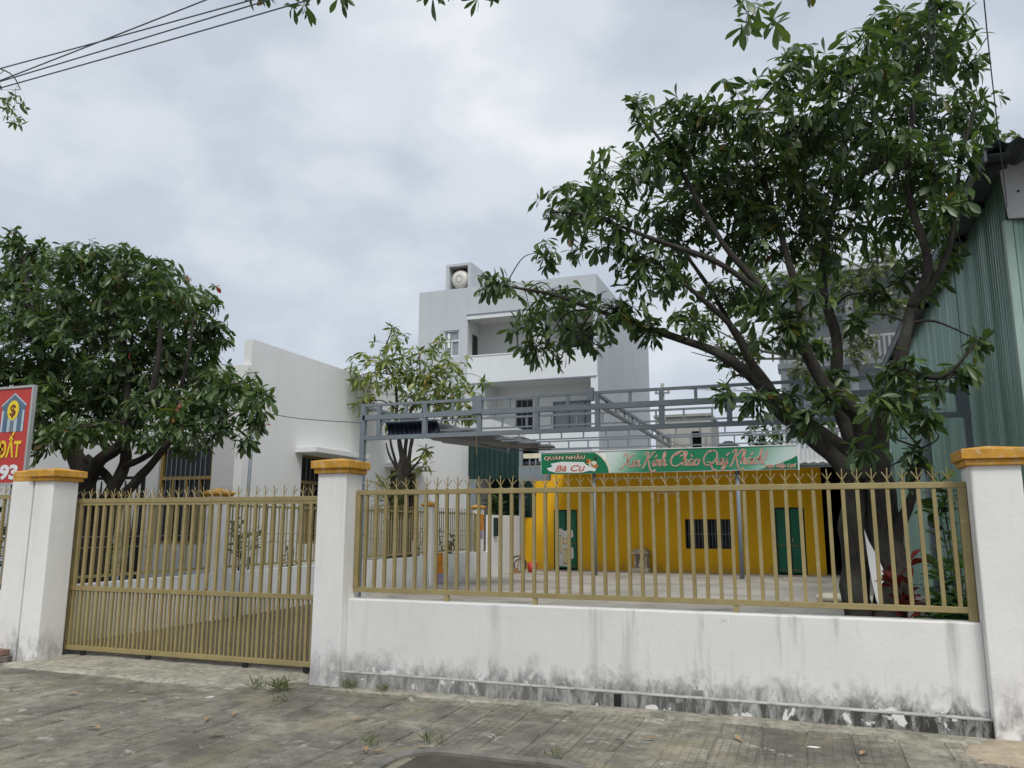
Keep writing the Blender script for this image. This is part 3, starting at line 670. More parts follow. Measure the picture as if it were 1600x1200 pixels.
# tarpaulin pulled to the left bay
def tarp():
    rows = []
    for i in range(46):
        t_ = i/45; y = 13.1+t_*6.0; r = []
        xr = -7.02+1.0*t_; xl = -7.22-1.55*t_; zt = 3.52-.04*t_; zb = 3.22+.17*t_
        for j in range(24):
            s = j/23; wv = .5+.5*math.sin(y*1.7)
            if s < .35:
                q = s/.35; x = xr+.14*math.sin(q*math.pi)*(.5+.5*math.sin(y*6.3+q*3))*(.4+t_)-.04*q; z = zt+(zb-zt)*q+.025*math.sin(y*7+q*6)*wv
            else:
                q = (s-.35)/.65; x = xr-.04+(xl-xr)*q; z = zb-.03*math.sin(q*math.pi)*(.4+t_)+.014*math.sin(y*5+q*7)+(.06+.16*t_)*q
            r.append((x, y+.05*math.sin(s*9)*t_, z))
        rows.append(r)
    return rows
o = single('tarpaulin', MB().grid(tarp()), 'tarp', 'grey tarpaulin awning drawn back and sagging under the steel frame', 'awning', smooth=True)
sm = o.modifiers.new('thickness', 'SOLIDIFY'); sm.thickness = .006
rows = []
for i in range(28):
    t_ = i/27; x = -7.02+t_*1.0; rows.append([(x+.01*math.sin(j*2.), 12.5+.05*math.sin(t_*70)+.12*math.sin(j*.5), 3.30-.26*j/6-(.05 if 2 < i < 25 else 0)*j/6) for j in range(7)])
o = single('cloth_bundle', MB().grid(rows), 'navy', 'dark navy pleated cloth hanging in the corner of the steel frame', 'cloth', smooth=True)
sm = o.modifiers.new('thickness', 'SOLIDIFY'); sm.thickness = .012
part('tie_rod', MB().bar((-7.1, 12.5, 3.315), (-5.98, 12.5, 3.315), .02), 'frame_grey', fr)
single('rope', MB().tube([(-5.0, 11.93, 2.96), (-5.005, 11.93, 2.8), (-4.995, 11.93, 2.62)], 0.006, 6), 'wood', 'short frayed tan rope hanging from the lower truss chord', 'rope')

# ================================================================== YELLOW HOUSE
yh = thing('yellow_house', 'low yellow house with green doors, barred window and deep canopy', 'house', (-4, 28, 0))
WY = 26.3
holes = [(-8.13, -7.30, 0., 2.0), (-3.70, -2.20, .75, 1.68), (-.93, -.06, 0., 2.04)]
part('front_wall', MB().wall('y', WY, .2, -9.3, .48, -.1, 3.55, holes), 'yellow', yh)
part('side_wall', MB().wall('x', .48, .2, 26.501, 33, -.1, 3.55), 'yellow', yh)
part('rear_wall', MB().box(-9.3, 2.25, 33, 33.2, -.1, 3.55), 'room_shade', yh); part('room_divider', MB().box(-9.1, .26, 27.6, 27.7, 0, 3.5), 'room_shade', yh)
part('left_wall', MB().box(-9.3, -9.1, 26.501, 33, -.1, 3.55), 'yellow', yh)
part('roof', MB().box(-9.4, 2.25, 26.1, 33.3, 3.56, 3.66), 'tin_roof', yh)
part('passage_wall', MB().box(1.35, 2.25, 26.4, 33, -.1, 3.55), 'room_shade', yh)
m = MB(); rows = []
for k in range(0, 221):
    x = -7.7+k*(9.9/220); z = .018*math.sin(k*1.25); rows.append([(x, 23.62, 3.22+z), (x, 26.28, 3.46+z)])
cpy = part('canopy_roof', m.grid(rows), 'tin_white', yh, fix=False)
for y in (23.75, 25.0): part('canopy_purlin', MB().box(-7.6, 2.2, y-.03, y+.03, 3.08+.09*(y-23.62), 3.16+.09*(y-23.62)), 'frame_grey', yh)
part('canopy_fascia', MB().box(-8.8, -7.7, 24.6, 24.64, 2.9, 3.4), 'frame_grey', yh)
rows = []
for k in range(0, 61):
    x = -.10+k*(2.3/60); rows.append([(x, 23.70+.02*math.sin(k*2.1), 3.16), (x, 23.70+.02*math.sin(k*2.1), 3.62)])
part('corrugated_fascia', MB().grid(rows), 'tin_white', yh, fix=False)
for x in (-6.05, -1.80):
    part('canopy_post', MB().tube([(x, 23.75, 0), (x, 23.75, 3.12)], .065, 12), 'frame_grey', yh, smooth=True)
part('hanging_rail', MB().tube([(-6.0, 23.75, 2.88), (-4, 23.75, 2.87), (-1.86, 23.75, 2.92)], .014, 6), 'alu', yh)
def door(x0, x1, h, label):
    d = part('door', MB().box(x0+.04, x1-.04, WY+.06, WY+.10, .05, h-.05), 'green_door', yh); d['label'] = label
    for a, b, c, e in ((x0, x0+.045, 0, h), (x1-.045, x1, 0, h), (x0+.045, x1-.045, h-.05, h)): part('door_frame', MB().box(a, b, WY+.02, WY+.12, c, e), 'dark_green', d)
    mid = (x0+x1)/2; part('meeting_stile', MB().box(mid-.02, mid+.02, WY+.045, WY+.059, .05, h-.05), 'dark_green', d)
    for z in (.12, .86): part('cross_rail', MB().box(x0+.05, x1-.05, WY+.04, WY+.058, z, z+.03), 'frame_yellow', d)
    for z0, z1 in ((.2, .8), (.95, h-.15)):
        for a, b in ((x0+.09, mid-.05), (mid+.05, x1-.09)): part('door_panel', MB().box(a, b, WY+.05, WY+.0595, z0, z1), 'green_door', d, bevel=.006)
    part('handle', MB().box(mid+.04, mid+.06, WY+.02, WY+.045, .98, 1.1), 'alu', d); return d
d1 = door(-8.13, -7.30, 2.0, 'green door with a torn white poster on it'); door(-.93, -.06, 2.04, 'green double door with gold cross rails')
ps = [(-8.05, .12), (-7.62, .10), (-7.60, .32), (-7.44, .40), (-7.46, .72), (-7.58, .78), (-7.60, 1.0), (-7.45, 1.1), (-7.47, 1.3), (-7.62, 1.35), (-7.75, 1.28), (-7.9, 1.38), (-8.06, 1.3), (-8.02, .9), (-8.07, .6)]
part('poster', MB().prism(ps, WY+.035, WY+.039), 'paper', d1)
for a, b, c, e in ((-7.98, -7.88, .55, 1.15), (-7.80, -7.68, .2, .7), (-7.82, -7.66, .85, 1.05)):
    for q in ((a, b, c, c+.03), (a, b, e-.03, e), (a, a+.03, c, e), (b-.03, b, c, e)): part('poster_print', MB().box(q[0], q[1], WY+.028, WY+.0345, q[2], q[3]), 'gold', d1)
wn = part('window', MB().box(-3.66, -2.24, WY+.3, WY+.32, .79, 1.64), 'glass', yh)
for a, b, c, e in ((-3.70, -3.66, .75, 1.68), (-2.24, -2.20, .75, 1.68), (-3.66, -2.24, .75, .79), (-3.66, -2.24, 1.64, 1.68), (-2.98, -2.94, .79, 1.64)): part('window_frame', MB().box(a, b, WY+.03, WY+.1, c, e), 'black', wn)
for k in range(13): part('grille_bar', MB().tube([(-3.6+k*.105, WY+.06, .79), (-3.6+k*.105, WY+.06, 1.64)], .008, 6), 'frame_grey', wn)
part('grille_rail', MB().box(-3.66, -2.24, WY+.05, WY+.058, 1.20, 1.22), 'frame_grey', wn)
part('wall_patch', MB().box(-9.28, -8.82, WY-.02, WY-.002, 1.75, 3.2), 'dark_green', yh)
t = thing('clothes_rack', 'small white metal clothes rail hung on the yellow wall above the altar', 'rack', (-4.2, WY-.2, 2.3))
part('rail', MB().bar((-4.5, WY-.2, 2.52), (-3.88, WY-.2, 2.50), .025), 'white', t)
for x in (-4.5, -3.88): part('arm', MB().bar((x, WY-.2, 2.2), (x, WY-.2, 2.56), .025).bar((x, WY-.2, 2.4), (x, WY, 2.4), .025), 'white', t)

# banner
bn = thing('shop_banner', 'long green shop banner reading Xin Kinh Chao Quy Khach on the canopy edge', 'banner', (-3.9, 23.5, 3.05))
m = MB(); rows = []
for k in range(41):
    x = -5.61+k*(5.47/40); rows.append([(x, 23.52, 3.05-.005*math.sin(k/6)), (x, 23.52, 3.70)])
part('print', m.grid(rows), 'banner', bn, fix=False)
part('backing_board', MB().box(-7.68, -.13, 23.53, 23.58, 3.03, 3.715), 'white', bn)
part('edge_strip', MB().box(-7.68, -.13, 23.50, 23.529, 3.702, 3.725), 'banner_white', bn); part('edge_strip', MB().box(-.14, -.10, 23.50, 23.529, 3.01, 3.70), 'banner_white', bn)
arc = [(-7.66, 3.04), (-5.52, 3.04), (-5.54, 3.18), (-5.62, 3.36), (-5.75, 3.52), (-5.95, 3.66), (-7.66, 3.66)]
part('left_panel', MB().prism(arc, 23.512, 23.518), 'banner_green', bn)
part('rim', MB().prism([(-5.52, 3.04), (-5.46, 3.04), (-5.49, 3.20), (-5.58, 3.40), (-5.72, 3.57), (-5.9, 3.69), (-5.97, 3.69), (-5.75, 3.52), (-5.62, 3.36), (-5.54, 3.18)], 23.5125, 23.5175), 'cream', bn)
part('brush_patch', MB().prism([(-7.42, 3.14), (-7.2, 3.08), (-6.4, 3.06), (-6.1, 3.12), (-5.95, 3.09), (-5.9, 3.2), (-6.2, 3.28), (-6.3, 3.38), (-7.0, 3.41), (-7.35, 3.36), (-7.30, 3.26), (-7.48, 3.22)], 23.506, 23.511), 'banner_white', bn)
part('swoosh', MB().prism([(-1.15, 3.055), (-.14, 3.055), (-.14, 3.42), (-.3, 3.33), (-.55, 3.23), (-.85, 3.14)], 23.511, 23.516), 'banner_green', bn)
rs = random.Random(3)
for k in range(9):
    a = rs.uniform(-6.2, -5.82); z = rs.uniform(3.2, 3.52); s = rs.uniform(.05, .11)
    part('dish_print', MB().prism([(a+s*math.cos(q*1.05)*rs.uniform(.7, 1.2), z+s*.8*math.sin(q*1.05)*rs.uniform(.7, 1.2)) for q in range(6)], 23.498-.0008*k, 23.502-.0008*k), ['brown', 'orange', 'pot', 'cream', 'brick_red'][k % 5], bn)
def letters(body, size, x, y, z, mat, mat2=None, **k):
    if mat2: part('lettering_outline', text_mesh(body, size, x, y+.003, z, bold=k.pop('ob', .012), **k), mat2, bn)
    part('lettering', text_mesh(body, size, x, y, z, **k), mat, bn)
letters('QUÁN NHẬU', .16, -7.56, 23.50, 3.475, 'cream', 'brown', width=1.3)
letters('Bà Cụ', .26, -7.2, 23.498, 3.12, 'banner_red', 'banner_pink', shear=.3, width=.95)
letters('Hẹn Gặp Lại!', .13, -1.03, 23.50, 3.10, 'banner_red', 'banner_pink', shear=.3, width=.85, ob=.008)
# cursive greeting drawn as brush strokes
SCR = {
 'X': (.82, [[(-.02, .80), (.10, 1.0), (.24, .92), (.38, .45), (.52, .06), (.68, -.02), (.78, .12)], [(.86, .98), (.66, .88), (.40, .48), (.16, .10), (-.04, -.12), (-.20, -.10)]]),
 'i': (.27, [[(.0, .12), (.09, .44), (.06, .10), (.15, .0), (.27, .16)], [(.115, .62), (.13, .68)]]),
 'í': (.27, [[(.0, .12), (.09, .44), (.06, .10), (.15, .0), (.27, .16)], [(.12, .62), (.26, .84)]]),
 'n': (.46, [[(.0, .40), (.06, .46), (.05, .0)], [(.05, .2), (.18, .44), (.28, .40), (.27, .10), (.34, .0), (.46, .14)]]),
 'K': (.72, [[(-.08, .82), (.06, 1.02), (.20, 1.0), (.16, .55), (.02, -.05), (-.12, -.12)], [(.72, 1.06), (.56, 1.0), (.34, .66), (.14, .46)], [(.16, .48), (.34, .34), (.46, -.05), (.62, -.32), (.86, -.38), (.92, -.24)]]),
 'h': (.46, [[(.0, .2), (.18, .70), (.16, 1.0), (.08, .9), (.04, .0)], [(.05, .22), (.18, .44), (.27, .38), (.25, .08), (.33, .0), (.46, .14)]]),
 'C': (1.0, [[(.62, .70), (.80, .76), (.90, .92), (.70, 1.06), (.36, .96), (.08, .66), (.02, .30), (.20, .02), (.52, -.02), (.86, .22), (1.0, .44)], [(.30, .76), (.42, .90), (.62, .92)]]),
 'à': (.48, [[(.34, .38), (.20, .45), (.05, .30), (.05, .06), (.16, .0), (.30, .16), (.36, .44), (.33, .08), (.40, .0), (.50, .14)], [(.10, .82), (.24, .62)]]),
 'á': (.48, [[(.34, .38), (.20, .45), (.05, .30), (.05, .06), (.16, .0), (.30, .16), (.36, .44), (.33, .08), (.40, .0), (.50, .14)], [(.20, .62), (.36, .84)]]),
 'o': (.44, [[(.24, .44), (.08, .34), (.04, .10), (.18, .0), (.34, .12), (.34, .34), (.22, .44), (.30, .34), (.46, .38)]]),
 'Q': (1.08, [[(.60, .98), (.34, 1.02), (.08, .74), (.02, .34), (.22, .0), (.56, .02), (.88, .36), (.92, .76), (.66, 1.04), (.36, .92)], [(.30, .20), (.50, .18), (.66, -.12), (.86, -.36), (1.06, -.30)]]),
 'u': (.44, [[(.0, .36), (.06, .44), (.04, .10), (.13, .0), (.26, .12), (.32, .44), (.29, .08), (.36, .0), (.46, .14)]]),
 'ý': (.46, [[(.0, .36), (.06, .44), (.05, .12), (.14, .02), (.27, .14), (.34, .44), (.30, -.05), (.18, -.34), (.06, -.30), (.20, -.06), (.46, .14)], [(.22, .62), (.40, .86)]]),
 'c': (.38, [[(.32, .36), (.22, .45), (.07, .32), (.05, .08), (.18, .0), (.38, .16)]]),
 '!': (.25, [[(.16, 1.0), (.10, .6), (.05, .25)], [(.02, .04), (.03, -.02)]]), ' ': (.30, [])}
def ribbon(m, pts, w0, x0, z0, sc, y, grow):
    P = smooth_path([(x0+sc*(px+.22*pz), y, z0+sc*pz) for px, pz in pts], 7); L, R = [], []
    for i, q in enumerate(P):
        d = (P[min(i+1, len(P)-1)]-P[max(i-1, 0)]); d = d.normalized() if d.length > 1e-6 else Vector((1, 0, 0)); n = Vector((-d.z, 0, d.x))
        t = i/max(1, len(P)-1); wd = w0*(.55+.75*abs(d.z))*(.55+.45*math.sin(math.pi*min(1, max(0, t*.9+.05))))+grow
        L.append(q+n*wd); R.append(q-n*wd)
    m.grid([L, R])
mo, mi = MB(), MB(); word = 'Xin Kính Chào Quý Khách!'
tw = sum(SCR[c][0] for c in word); sc_ = 4.15/tw; x = -5.12
for c in word:
    adv, st = SCR[c]
    for s_ in st:
        ribbon(mo, s_, .009, x, 3.21, sc_*1.12, 23.507, .011); ribbon(mi, s_, .009, x, 3.21, sc_*1.12, 23.503, -.001)
    x += adv*sc_
part('greeting_outline', mo, 'banner_pink', bn, fix=False); part('greeting_script', mi, 'banner_red', bn, fix=False)
t = thing('name_plate', 'tiny pale plate beside the left end of the green banner', 'sign', (-8, 23.6, 3.6)); part('plate', MB().box(-8.28, -7.72, 23.58, 23.60, 3.55, 3.70), 'cream', t)
part('plate_bracket', MB().box(-8.1, -8.06, 23.601, 23.63, 3.1, 3.6), 'frame_grey', t); part('plate_bracket', MB().box(-7.9, -7.86, 23.601, 23.63, 3.1, 3.6), 'frame_grey', t)
# things in front of the yellow house
t = thing('spirit_altar', 'small carved stone spirit altar against the yellow wall', 'altar', (-5.05, 25.9, 0))
part('base', MB().box(-5.36, -4.80, 25.6, 26.2, 0, .14), 'stone', t, bevel=.02); part('back', MB().box(-5.28, -4.86, 26.05, 26.18, .14, .70), 'stone', t, bevel=.015)
for x in (-5.28, -4.93): part('column', MB().box(x, x+.07, 25.72, 25.8, .14, .58), 'stone', t, bevel=.01)
part('roof', MB().prism([(-5.36, .58), (-4.78, .58), (-4.84, .66), (-4.9, .73), (-5.25, .73), (-5.30, .66)], 25.64, 26.2), 'stone', t)
part('figure', MB().lathe([(.0, 0), (.10, 0), (.11, .08), (.06, .16), (.075, .2), (.055, .27), (0, .30)], (-5.07, 25.9, .14), 12), 'paper', t, smooth=True)
# lean-to left of the yellow house
lt = thing('lean_to', 'dark green sheet metal lean-to with grey side panel beside the yellow house', 'lean-to', (-10, 25, 0))
rows = []
for k in range(0, 97):
    x = -11.2+k*(2.25/96); rows.append([(x, 25.05+.02*math.sin(k*.8), 3.02), (x, 25.05+.02*math.sin(k*.8), 4.35)])
part('green_sheet', MB().grid(rows), 'dark_green', lt, fix=False); part('grey_panel', MB().box(-11.2, -10.5, 25.03, 25.07, 0, 3.01), 'frame_grey', lt)
part('rear_sheet', MB().box(-11.2, -8.9, 27.0, 27.04, 0, 4.3), 'dark_green', lt); part('roof', MB().box(-11.25, -8.85, 25.1, 27.1, 4.36, 4.42), 'tin_roof', lt)
part('post', MB().box(-8.93, -8.83, 25.0, 25.1, 0, 4.35), 'frame_grey', lt); part('post', MB().box(-11.25, -11.15, 25.08, 25.18, 0, 4.35), 'frame_grey', lt)
# boards, hose and bucket along the side fence
t = thing('leaning_board', 'tall narrow orange printed board leaning on the low white wall', 'board', (-8.7, 18.95, 0))
part('panel', MB().prism([(-8.90, .0), (-8.87, .0), (-8.895, .78), (-8.92, .78)], 18.7, 19.05), 'orange', t).location.x += .0
part('foot_print', MB().prism([(-8.868, .02), (-8.86, .02), (-8.868, .26), (-8.876, .26)], 18.72, 19.03), 'purple', t)
m = MB(); m.tube([(-8.7+.26*math.cos(a*.4), 24.3+.02*math.sin(a), .26+.25*math.sin(a*.4)) for a in range(17)], .022, 6, cap=False)
m.tube([(-8.66+.2*math.cos(a*.4), 24.34, .21+.2*math.sin(a*.4)) for a in range(17)], .02, 6, cap=False); single('hose_coil', m, 'pot', 'dark coiled hose propped at the foot of the white end wall', 'hose', smooth=True)
m = MB().lathe([(0, 0), (.13, 0), (.17, .3), (.155, .3), (.12, .02), (0, .02)], (0, 0, 0), 18); single('bucket', m, 'red', 'small red bucket on the floor by the lean-to post', 'bucket', at=(-8.3, 24.5, 0), smooth=True)
m = MB().bar((0, 0, .02), (.1, .16, .75), .025).prism([(-.12, 0), (.1, 0), (.05, .16), (-.06, .16)], -.03, .03); single('broom', m, 'wood', 'short wooden broom resting against the white end wall', 'broom', at=(-8.62, 23.9, 0))
# ================================================================== THREE STOREY HOUSE
h3 = thing('tall_house', 'three storey blue-grey house with recessed balconies and a rooftop tank box', 'house', (-13, 40, 0))
HY, HX0, HX1, HD = 34., -17.4, -8.4, 46.8
hol = [(-14.77, -8.55, 8.95, 11.38), (-16.05, -15.2, 9.45, 10.76), (-13.9, -8.55, 4.9, 8.05), (-16.05, -15.2, 5.6, 7.2)]
part('front_wall', MB().wall('y', HY, .25, HX0, HX1, -.1, 12.82, hol), 'bluegrey', h3)
part('side_wall', MB().wall('x', HX1, .25, HY+.251, HD, -.1, 12.82), 'bluegrey', h3)
part('left_wall', MB().box(HX0, HX0+.25, HY+.251, HD, -.1, 12.82), 'bluegrey', h3); part('rear_wall', MB().box(HX0+.25, HX1-.25, HD-.25, HD, -.1, 12.82), 'bluegrey', h3)
part('roof', MB().box(HX0+.25, HX1-.25, HY+.251, HD-.25, 12.0, 12.2), 'slab', h3)
# balcony bands stand a little proud of the wall
part('balcony_front', MB().box(-14.75, -8.42, HY-.06, HY+.20, 8.06, 9.36), 'palegrey', h3, bevel=.02)
part('balcony_coping', MB().box(-14.8, -8.40, HY-.09, HY+.23, 9.361, 9.41), 'house_white', h3)
part('balcony_front', MB().box(-13.9, -8.42, HY-.06, HY+.20, 4.86, 5.7), 'palegrey', h3, bevel=.02)
part('lintel_band', MB().box(-14.8, -8.5, HY-.05, HY-.002, 11.2, 11.42), 'palegrey', h3); part('lintel_edge', MB().box(-14.82, -8.5, HY-.08, HY-.051, 11.40, 11.45), 'frame_grey', h3)
part('lintel_edge', MB().box(-13.95, -8.45, HY-.075, HY-.061, 8.02, 8.075), 'frame_grey', h3)
part('corner_strip', MB().box(-8.72, -8.39, HY-.04, HY-.003, -.1, 8.05), 'palegrey', h3)
for z0, z1, xl in ((8.6, 11.6, -14.9), (4.6, 8.3, -14.0)):
    back = [(-12.95, -11.2, z0+.3, z0+2.55), (-10.6, -8.9, z0+.9, z0+2.5)] if z0 > 8 else [(-13.0, -12.1, z0+.3, z0+2.9), (-11.1, -8.8, z0+1.1, z0+2.7)]
    part('balcony_back_wall', MB().wall('y', HY+1.9, .15, xl, -8.66, z0, z1, back), 'house_white', h3)
    part('balcony_side_wall', MB().box(xl-.1, xl, HY+.251, HY+2.0, z0, z1), 'house_white', h3)
    part('balcony_ceiling', MB().box(xl, -8.66, HY+.251, HY+1.9, z1-.2, z1), 'house_white', h3); part('balcony_floor', MB().box(xl, -8.66, HY+.251, HY+1.9, z0, z0+.15), 'slab', h3)
    for a, b, c, d in back: window(h3, 'y', HY+1.9, a, b, c, d, 3, None, 'frame_grey', 'glass' if (a < -12 or z0 > 8) else 'greyglass')
part('door_blind', MB().box(-12.85, -12.3, HY+1.86, HY+1.88, 9.2, 11.0), 'white', h3)
part('balcony_column', MB().box(-11.45, -10.95, HY+.0, HY+.24, 9.41, 11.39), 'palegrey', h3)
part('side_door', MB().box(-14.898, -14.87, HY+.9, HY+1.5, 8.8, 10.7), 'glass', h3)
part('ceiling_light', MB().box(-12.9, -12.2, HY+.8, HY+.92, 11.36, 11.40), 'alu', h3)
window(h3, 'y', HY, -16.05, -15.2, 9.45, 10.76, 2, 10.2, 'palegrey', 'greyglass'); window(h3, 'y', HY, -16.05, -15.2, 5.6, 7.2, 2, 6.6, 'palegrey', 'greyglass')
part('window_blind', MB().box(-15.85, -15.72, HY+.075, HY+.085, 9.9, 10.62), 'white', h3)
# rooftop tank box
tb = part('tank_box', MB().box(-15.97, -15.80, HY+.01, HY+4, 12.825, 14.1).box(-14.80, -14.63, HY+.01, HY+4, 12.825, 14.1).box(-15.80, -14.80, HY+.01, HY+4, 13.98, 14.1).box(-15.80, -14.80, HY+3.8, HY+4, 12.825, 13.98), 'bluegrey', h3)
tk = thing('water_tank', 'round white water tank with orange top inside the rooftop box', 'tank', (-15.3, 35, 12.82))
part('barrel', MB().lathe([(0, 34.10), (.28, 34.10), (.44, 34.18), (.48, 34.35), (.48, 35.6), (.40, 35.8), (0, 35.85)], (-15.3, 0, 13.36), 28, 'y'), 'tank', tk, smooth=True)
part('end_ring', MB().lathe([(.14, 34.085), (.20, 34.085), (.20, 34.105), (.14, 34.105), (.14, 34.085)], (-15.3, 0, 13.36), 24, 'y'), 'alu', tk)
part('orange_band', MB().lathe([(.492, 34.3), (.492, 35.4)], (-15.3, 0, 13.37), 28, 'y'), 'tank_band', tk, smooth=True)
part('cradle', MB().box(-15.75, -14.85, 34.3, 34.4, 12.826, 13.0).box(-15.75, -14.85, 35.3, 35.4, 12.826, 13.0).box(-15.76, -15.72, 34.3, 34.34, 13, 13.3).box(-14.88, -14.84, 34.3, 34.34, 13, 13.3), 'frame_grey', tk)

# ================================================================== GREEN TIN SHED
sh_ = thing('tin_shed', 'tall green corrugated tin shed with dark overhanging tin roof', 'shed', (4, 16, 0))
def corr(axis, plane, u0, u1, z0, z1, pitch=.115, amp=.011, s=1):
    rows = []; n = max(2, int((u1-u0)/pitch*6))
    for k in range(n+1):
        u = u0+(u1-u0)*k/n; ph = (u/pitch) % 1.; d = amp*(1 if ph < .30 else (-1 if .5 < ph < .8 else (1-(ph-.30)/.2*2 if ph <= .5 else -1+(ph-.8)/.2*2)))*s
        rows.append([(plane+d, u, z0), (plane+d, u, z1)] if axis == 'x' else [(u, plane+d, z0), (u, plane+d, z1)])
    return MB().grid(rows)
y = 9.82; i = 0
while y < 24:
    y1 = min(24, y+1.04)
    part('tin_sheet', corr('x', 2.30-.004*(i % 2), y, y1+.03, -.05, 5.45, amp=.017), 'green_tin', sh_, fix=False); y = y1; i += 1
x = 2.34
while x < 9:
    x1 = min(9, x+1.04); part('tin_sheet', corr('y', 9.80-.004*(i % 2), x, x1+.03, -.05, 5.6), 'green_tin', sh_, fix=False); x = x1; i += 1
part('corner_trim', MB().box(2.275, 2.345, 9.775, 9.79, -.05, 4.86).box(2.262, 2.274, 9.775, 9.86, -.05, 4.86), 'green_tin', sh_)
part('gable_flashing', MB().prism([(2.26, 5.52), (2.30, 4.86), (2.6, 4.84), (9, 4.84), (9, 5.75)], 9.72, 9.75), 'flash', sh_)
part('rivet', MB().lathe([(0, -.012), (.014, -.012), (.014, 0)], (2.42, 9.72, 5.16), 8, 'y'), 'black', sh_)
part('far_wall', MB().box(2.36, 9, 23.9, 24, -.05, 5.45), 'green_tin', sh_); part('right_wall', MB().box(8.95, 9, 9.9, 23.9, -.05, 5.45), 'green_tin', sh_)
x = 1.98; k = 0
while x < 9.2:
    rows = []
    for q in range(37):
        u = x+q*(.98/36); zz = 5.47+(u-2)*.045+.022*math.sin(u*2*math.pi/.19)
        rows.append([(u, 9.05+.03*math.sin(q), zz), (u, 24.3, zz)])
    part('roof_sheet', MB().grid(rows), 'tin_roof', sh_, fix=False); x += .975; k += 1
part('verge_board', MB().box(1.99, 2.02, 9.1, 24.3, 5.30, 5.45), 'tin_roof', sh_); part('soffit', MB().box(2.021, 2.26, 9.2, 24.3, 5.40, 5.42), 'tin_roof', sh_)
for yy in np.arange(9.4, 24, 1.2): part('purlin_end', MB().box(2.02, 2.27, yy, yy+.05, 5.33, 5.395), 'black', sh_)
single('grey_post', MB().tube([(1.78, 13.5, 0), (1.78, 13.5, 3.3)], .07, 12), 'frame_grey', 'grey steel pipe post between the big tree and the green tin wall', 'post', smooth=True)

# ================================================================== BUILDINGS BEHIND
b2 = thing('balcony_house', 'pale grey house with white balcony balustrades seen through the big tree', 'house', (4, 37, 0))
part('wall', MB().box(-.6, 12, 37.2, 46, -.1, 12.3), 'bluegrey', b2); part('roof_slab', MB().box(-.9, 12.3, 35.6, 46.2, 12.301, 12.55), 'bluegrey', b2)
for z in (4.4, 8.2):
    part('balcony_slab', MB().box(-.8, 12, 35.8, 37.199, z, z+.22), 'bluegrey', b2); part('hand_rail', MB().box(-.8, 12, 35.8, 35.88, z+1.15, z+1.25), 'white', b2)
    for k in range(60): part('baluster', MB().box(-.74+k*.2, -.66+k*.2, 35.82, 35.87, z+.22, z+1.15), 'white', b2)
    for x in (.6, 3.0, 5.4): part('door', MB().box(x, x+1.4, 37.15, 37.195, z+.23, z+2.5), 'greyglass', b2)
for x in (-.7, 2.1, 4.9): part('column', MB().box(x, x+.3, 35.9, 36.2, -.1, 12.3), 'bluegrey', b2)
b3 = thing('unfinished_house', 'small bare concrete house far beyond the banner with a dark doorway', 'house', (-8, 62, 0))
part('wall', MB().wall('y', 60, .3, -10.4, -6.3, -.1, 9.5, [(-7.7, -7.0, 6.5, 8.4)]), 'far_concrete', b3); part('side_wall', MB().box(-6.6, -6.3, 60.301, 66, -.1, 9.5), 'slab', b3)
part('inner_wall', MB().box(-10.4, -6.6, 62, 62.2, -.1, 9.4), 'room_shade', b3); part('roof', MB().box(-10.5, -6.2, 59.8, 66, 9.501, 9.7), 'slab', b3)
for x in (-10.3, -9.3, -6.6): part('column', MB().box(x, x+.3, 59.7, 59.98, -.1, 8.2), 'far_concrete', b3)
b4 = thing('gabled_hut', 'small hut with dark grey gabled roof peeking over the banner', 'house', (-5, 62, 0))
part('wall', MB().box(-6.05, -4.2, 60.5, 64, -.1, 7.15), 'palegrey', b4); part('roof', MB().prism([(-6.15, 7.1), (-4.1, 7.1), (-4.85, 7.58), (-5.3, 7.58)], 60, 64.3), 'tin_roof', b4)
up_ = thing('utility_pole', 'distant concrete utility pole with crossarm rising behind the steel frame', 'pole', (-9.8, 58, 0))
part('shaft', MB().tube([(-9.45, 58, -.1), (-9.45, 58, 11.8)], [.2, .13], 10), 'slab', up_, smooth=True); part('crossarm', MB().box(-10.0, -8.9, 57.8, 57.9, 11.0, 11.12), 'frame_grey', up_)
for x in (-9.9, -9.45, -9.0): part('insulator', MB().lathe([(0, 0), (.07, 0), (.04, .1), (.08, .16), (.03, .3), (0, .32)], (x, 57.85, 11.12), 10), 'brown', up_)
for k, (x, z) in enumerate(((-9.9, 11.4), (-9.0, 11.4))): single('power_line', MB().tube(smooth_path([(x-14, 57.9, z+.5), (x-7, 57.85, z-.25), (x, 57.85, z), (x+9, 57.85, z-.6), (x+24, 57.9, z+.2)], 6), .02, 5), 'cable', 'thin power line strung on the distant concrete pole', 'power line', 'lines on the distant pole')

# ================================================================== RED LAND SIGN
sg = thing('land_sign', 'red advertising sign with a bank building, yellow ĐẤT and white digits', 'sign', (-10.2, 7.6, 0))
SY = 7.6
part('panel', MB().box(-11.3, -9.63, SY, SY+.03, 2.03, 3.30), 'red', sg)
for a, b, c, d in ((-9.63, -9.595, 2.0, 3.33), (-11.33, -11.3, 2.0, 3.33), (-11.3, -9.63, 3.30, 3.33), (-11.3, -9.63, 2.0, 2.03)): part('edge_frame', MB().box(a, b, SY-.015, SY+.04, c, d), 'alu', sg)
for x in (-11.1, -9.9): part('leg', MB().box(x, x+.05, SY+.041, SY+.09, -.1, 3.2), 'frame_grey', sg)
I = lambda a, b, c, d, k=1: MB().box(a, b, SY-.002-.002*k, SY-.0005-.002*(k-1), c, d)
part('icon_gable', MB().prism([(-10.16, 3.02), (-9.72, 3.02), (-9.72, 3.06), (-9.94, 3.21), (-10.16, 3.06)], SY-.004, SY-.001), 'icon_blue', sg)
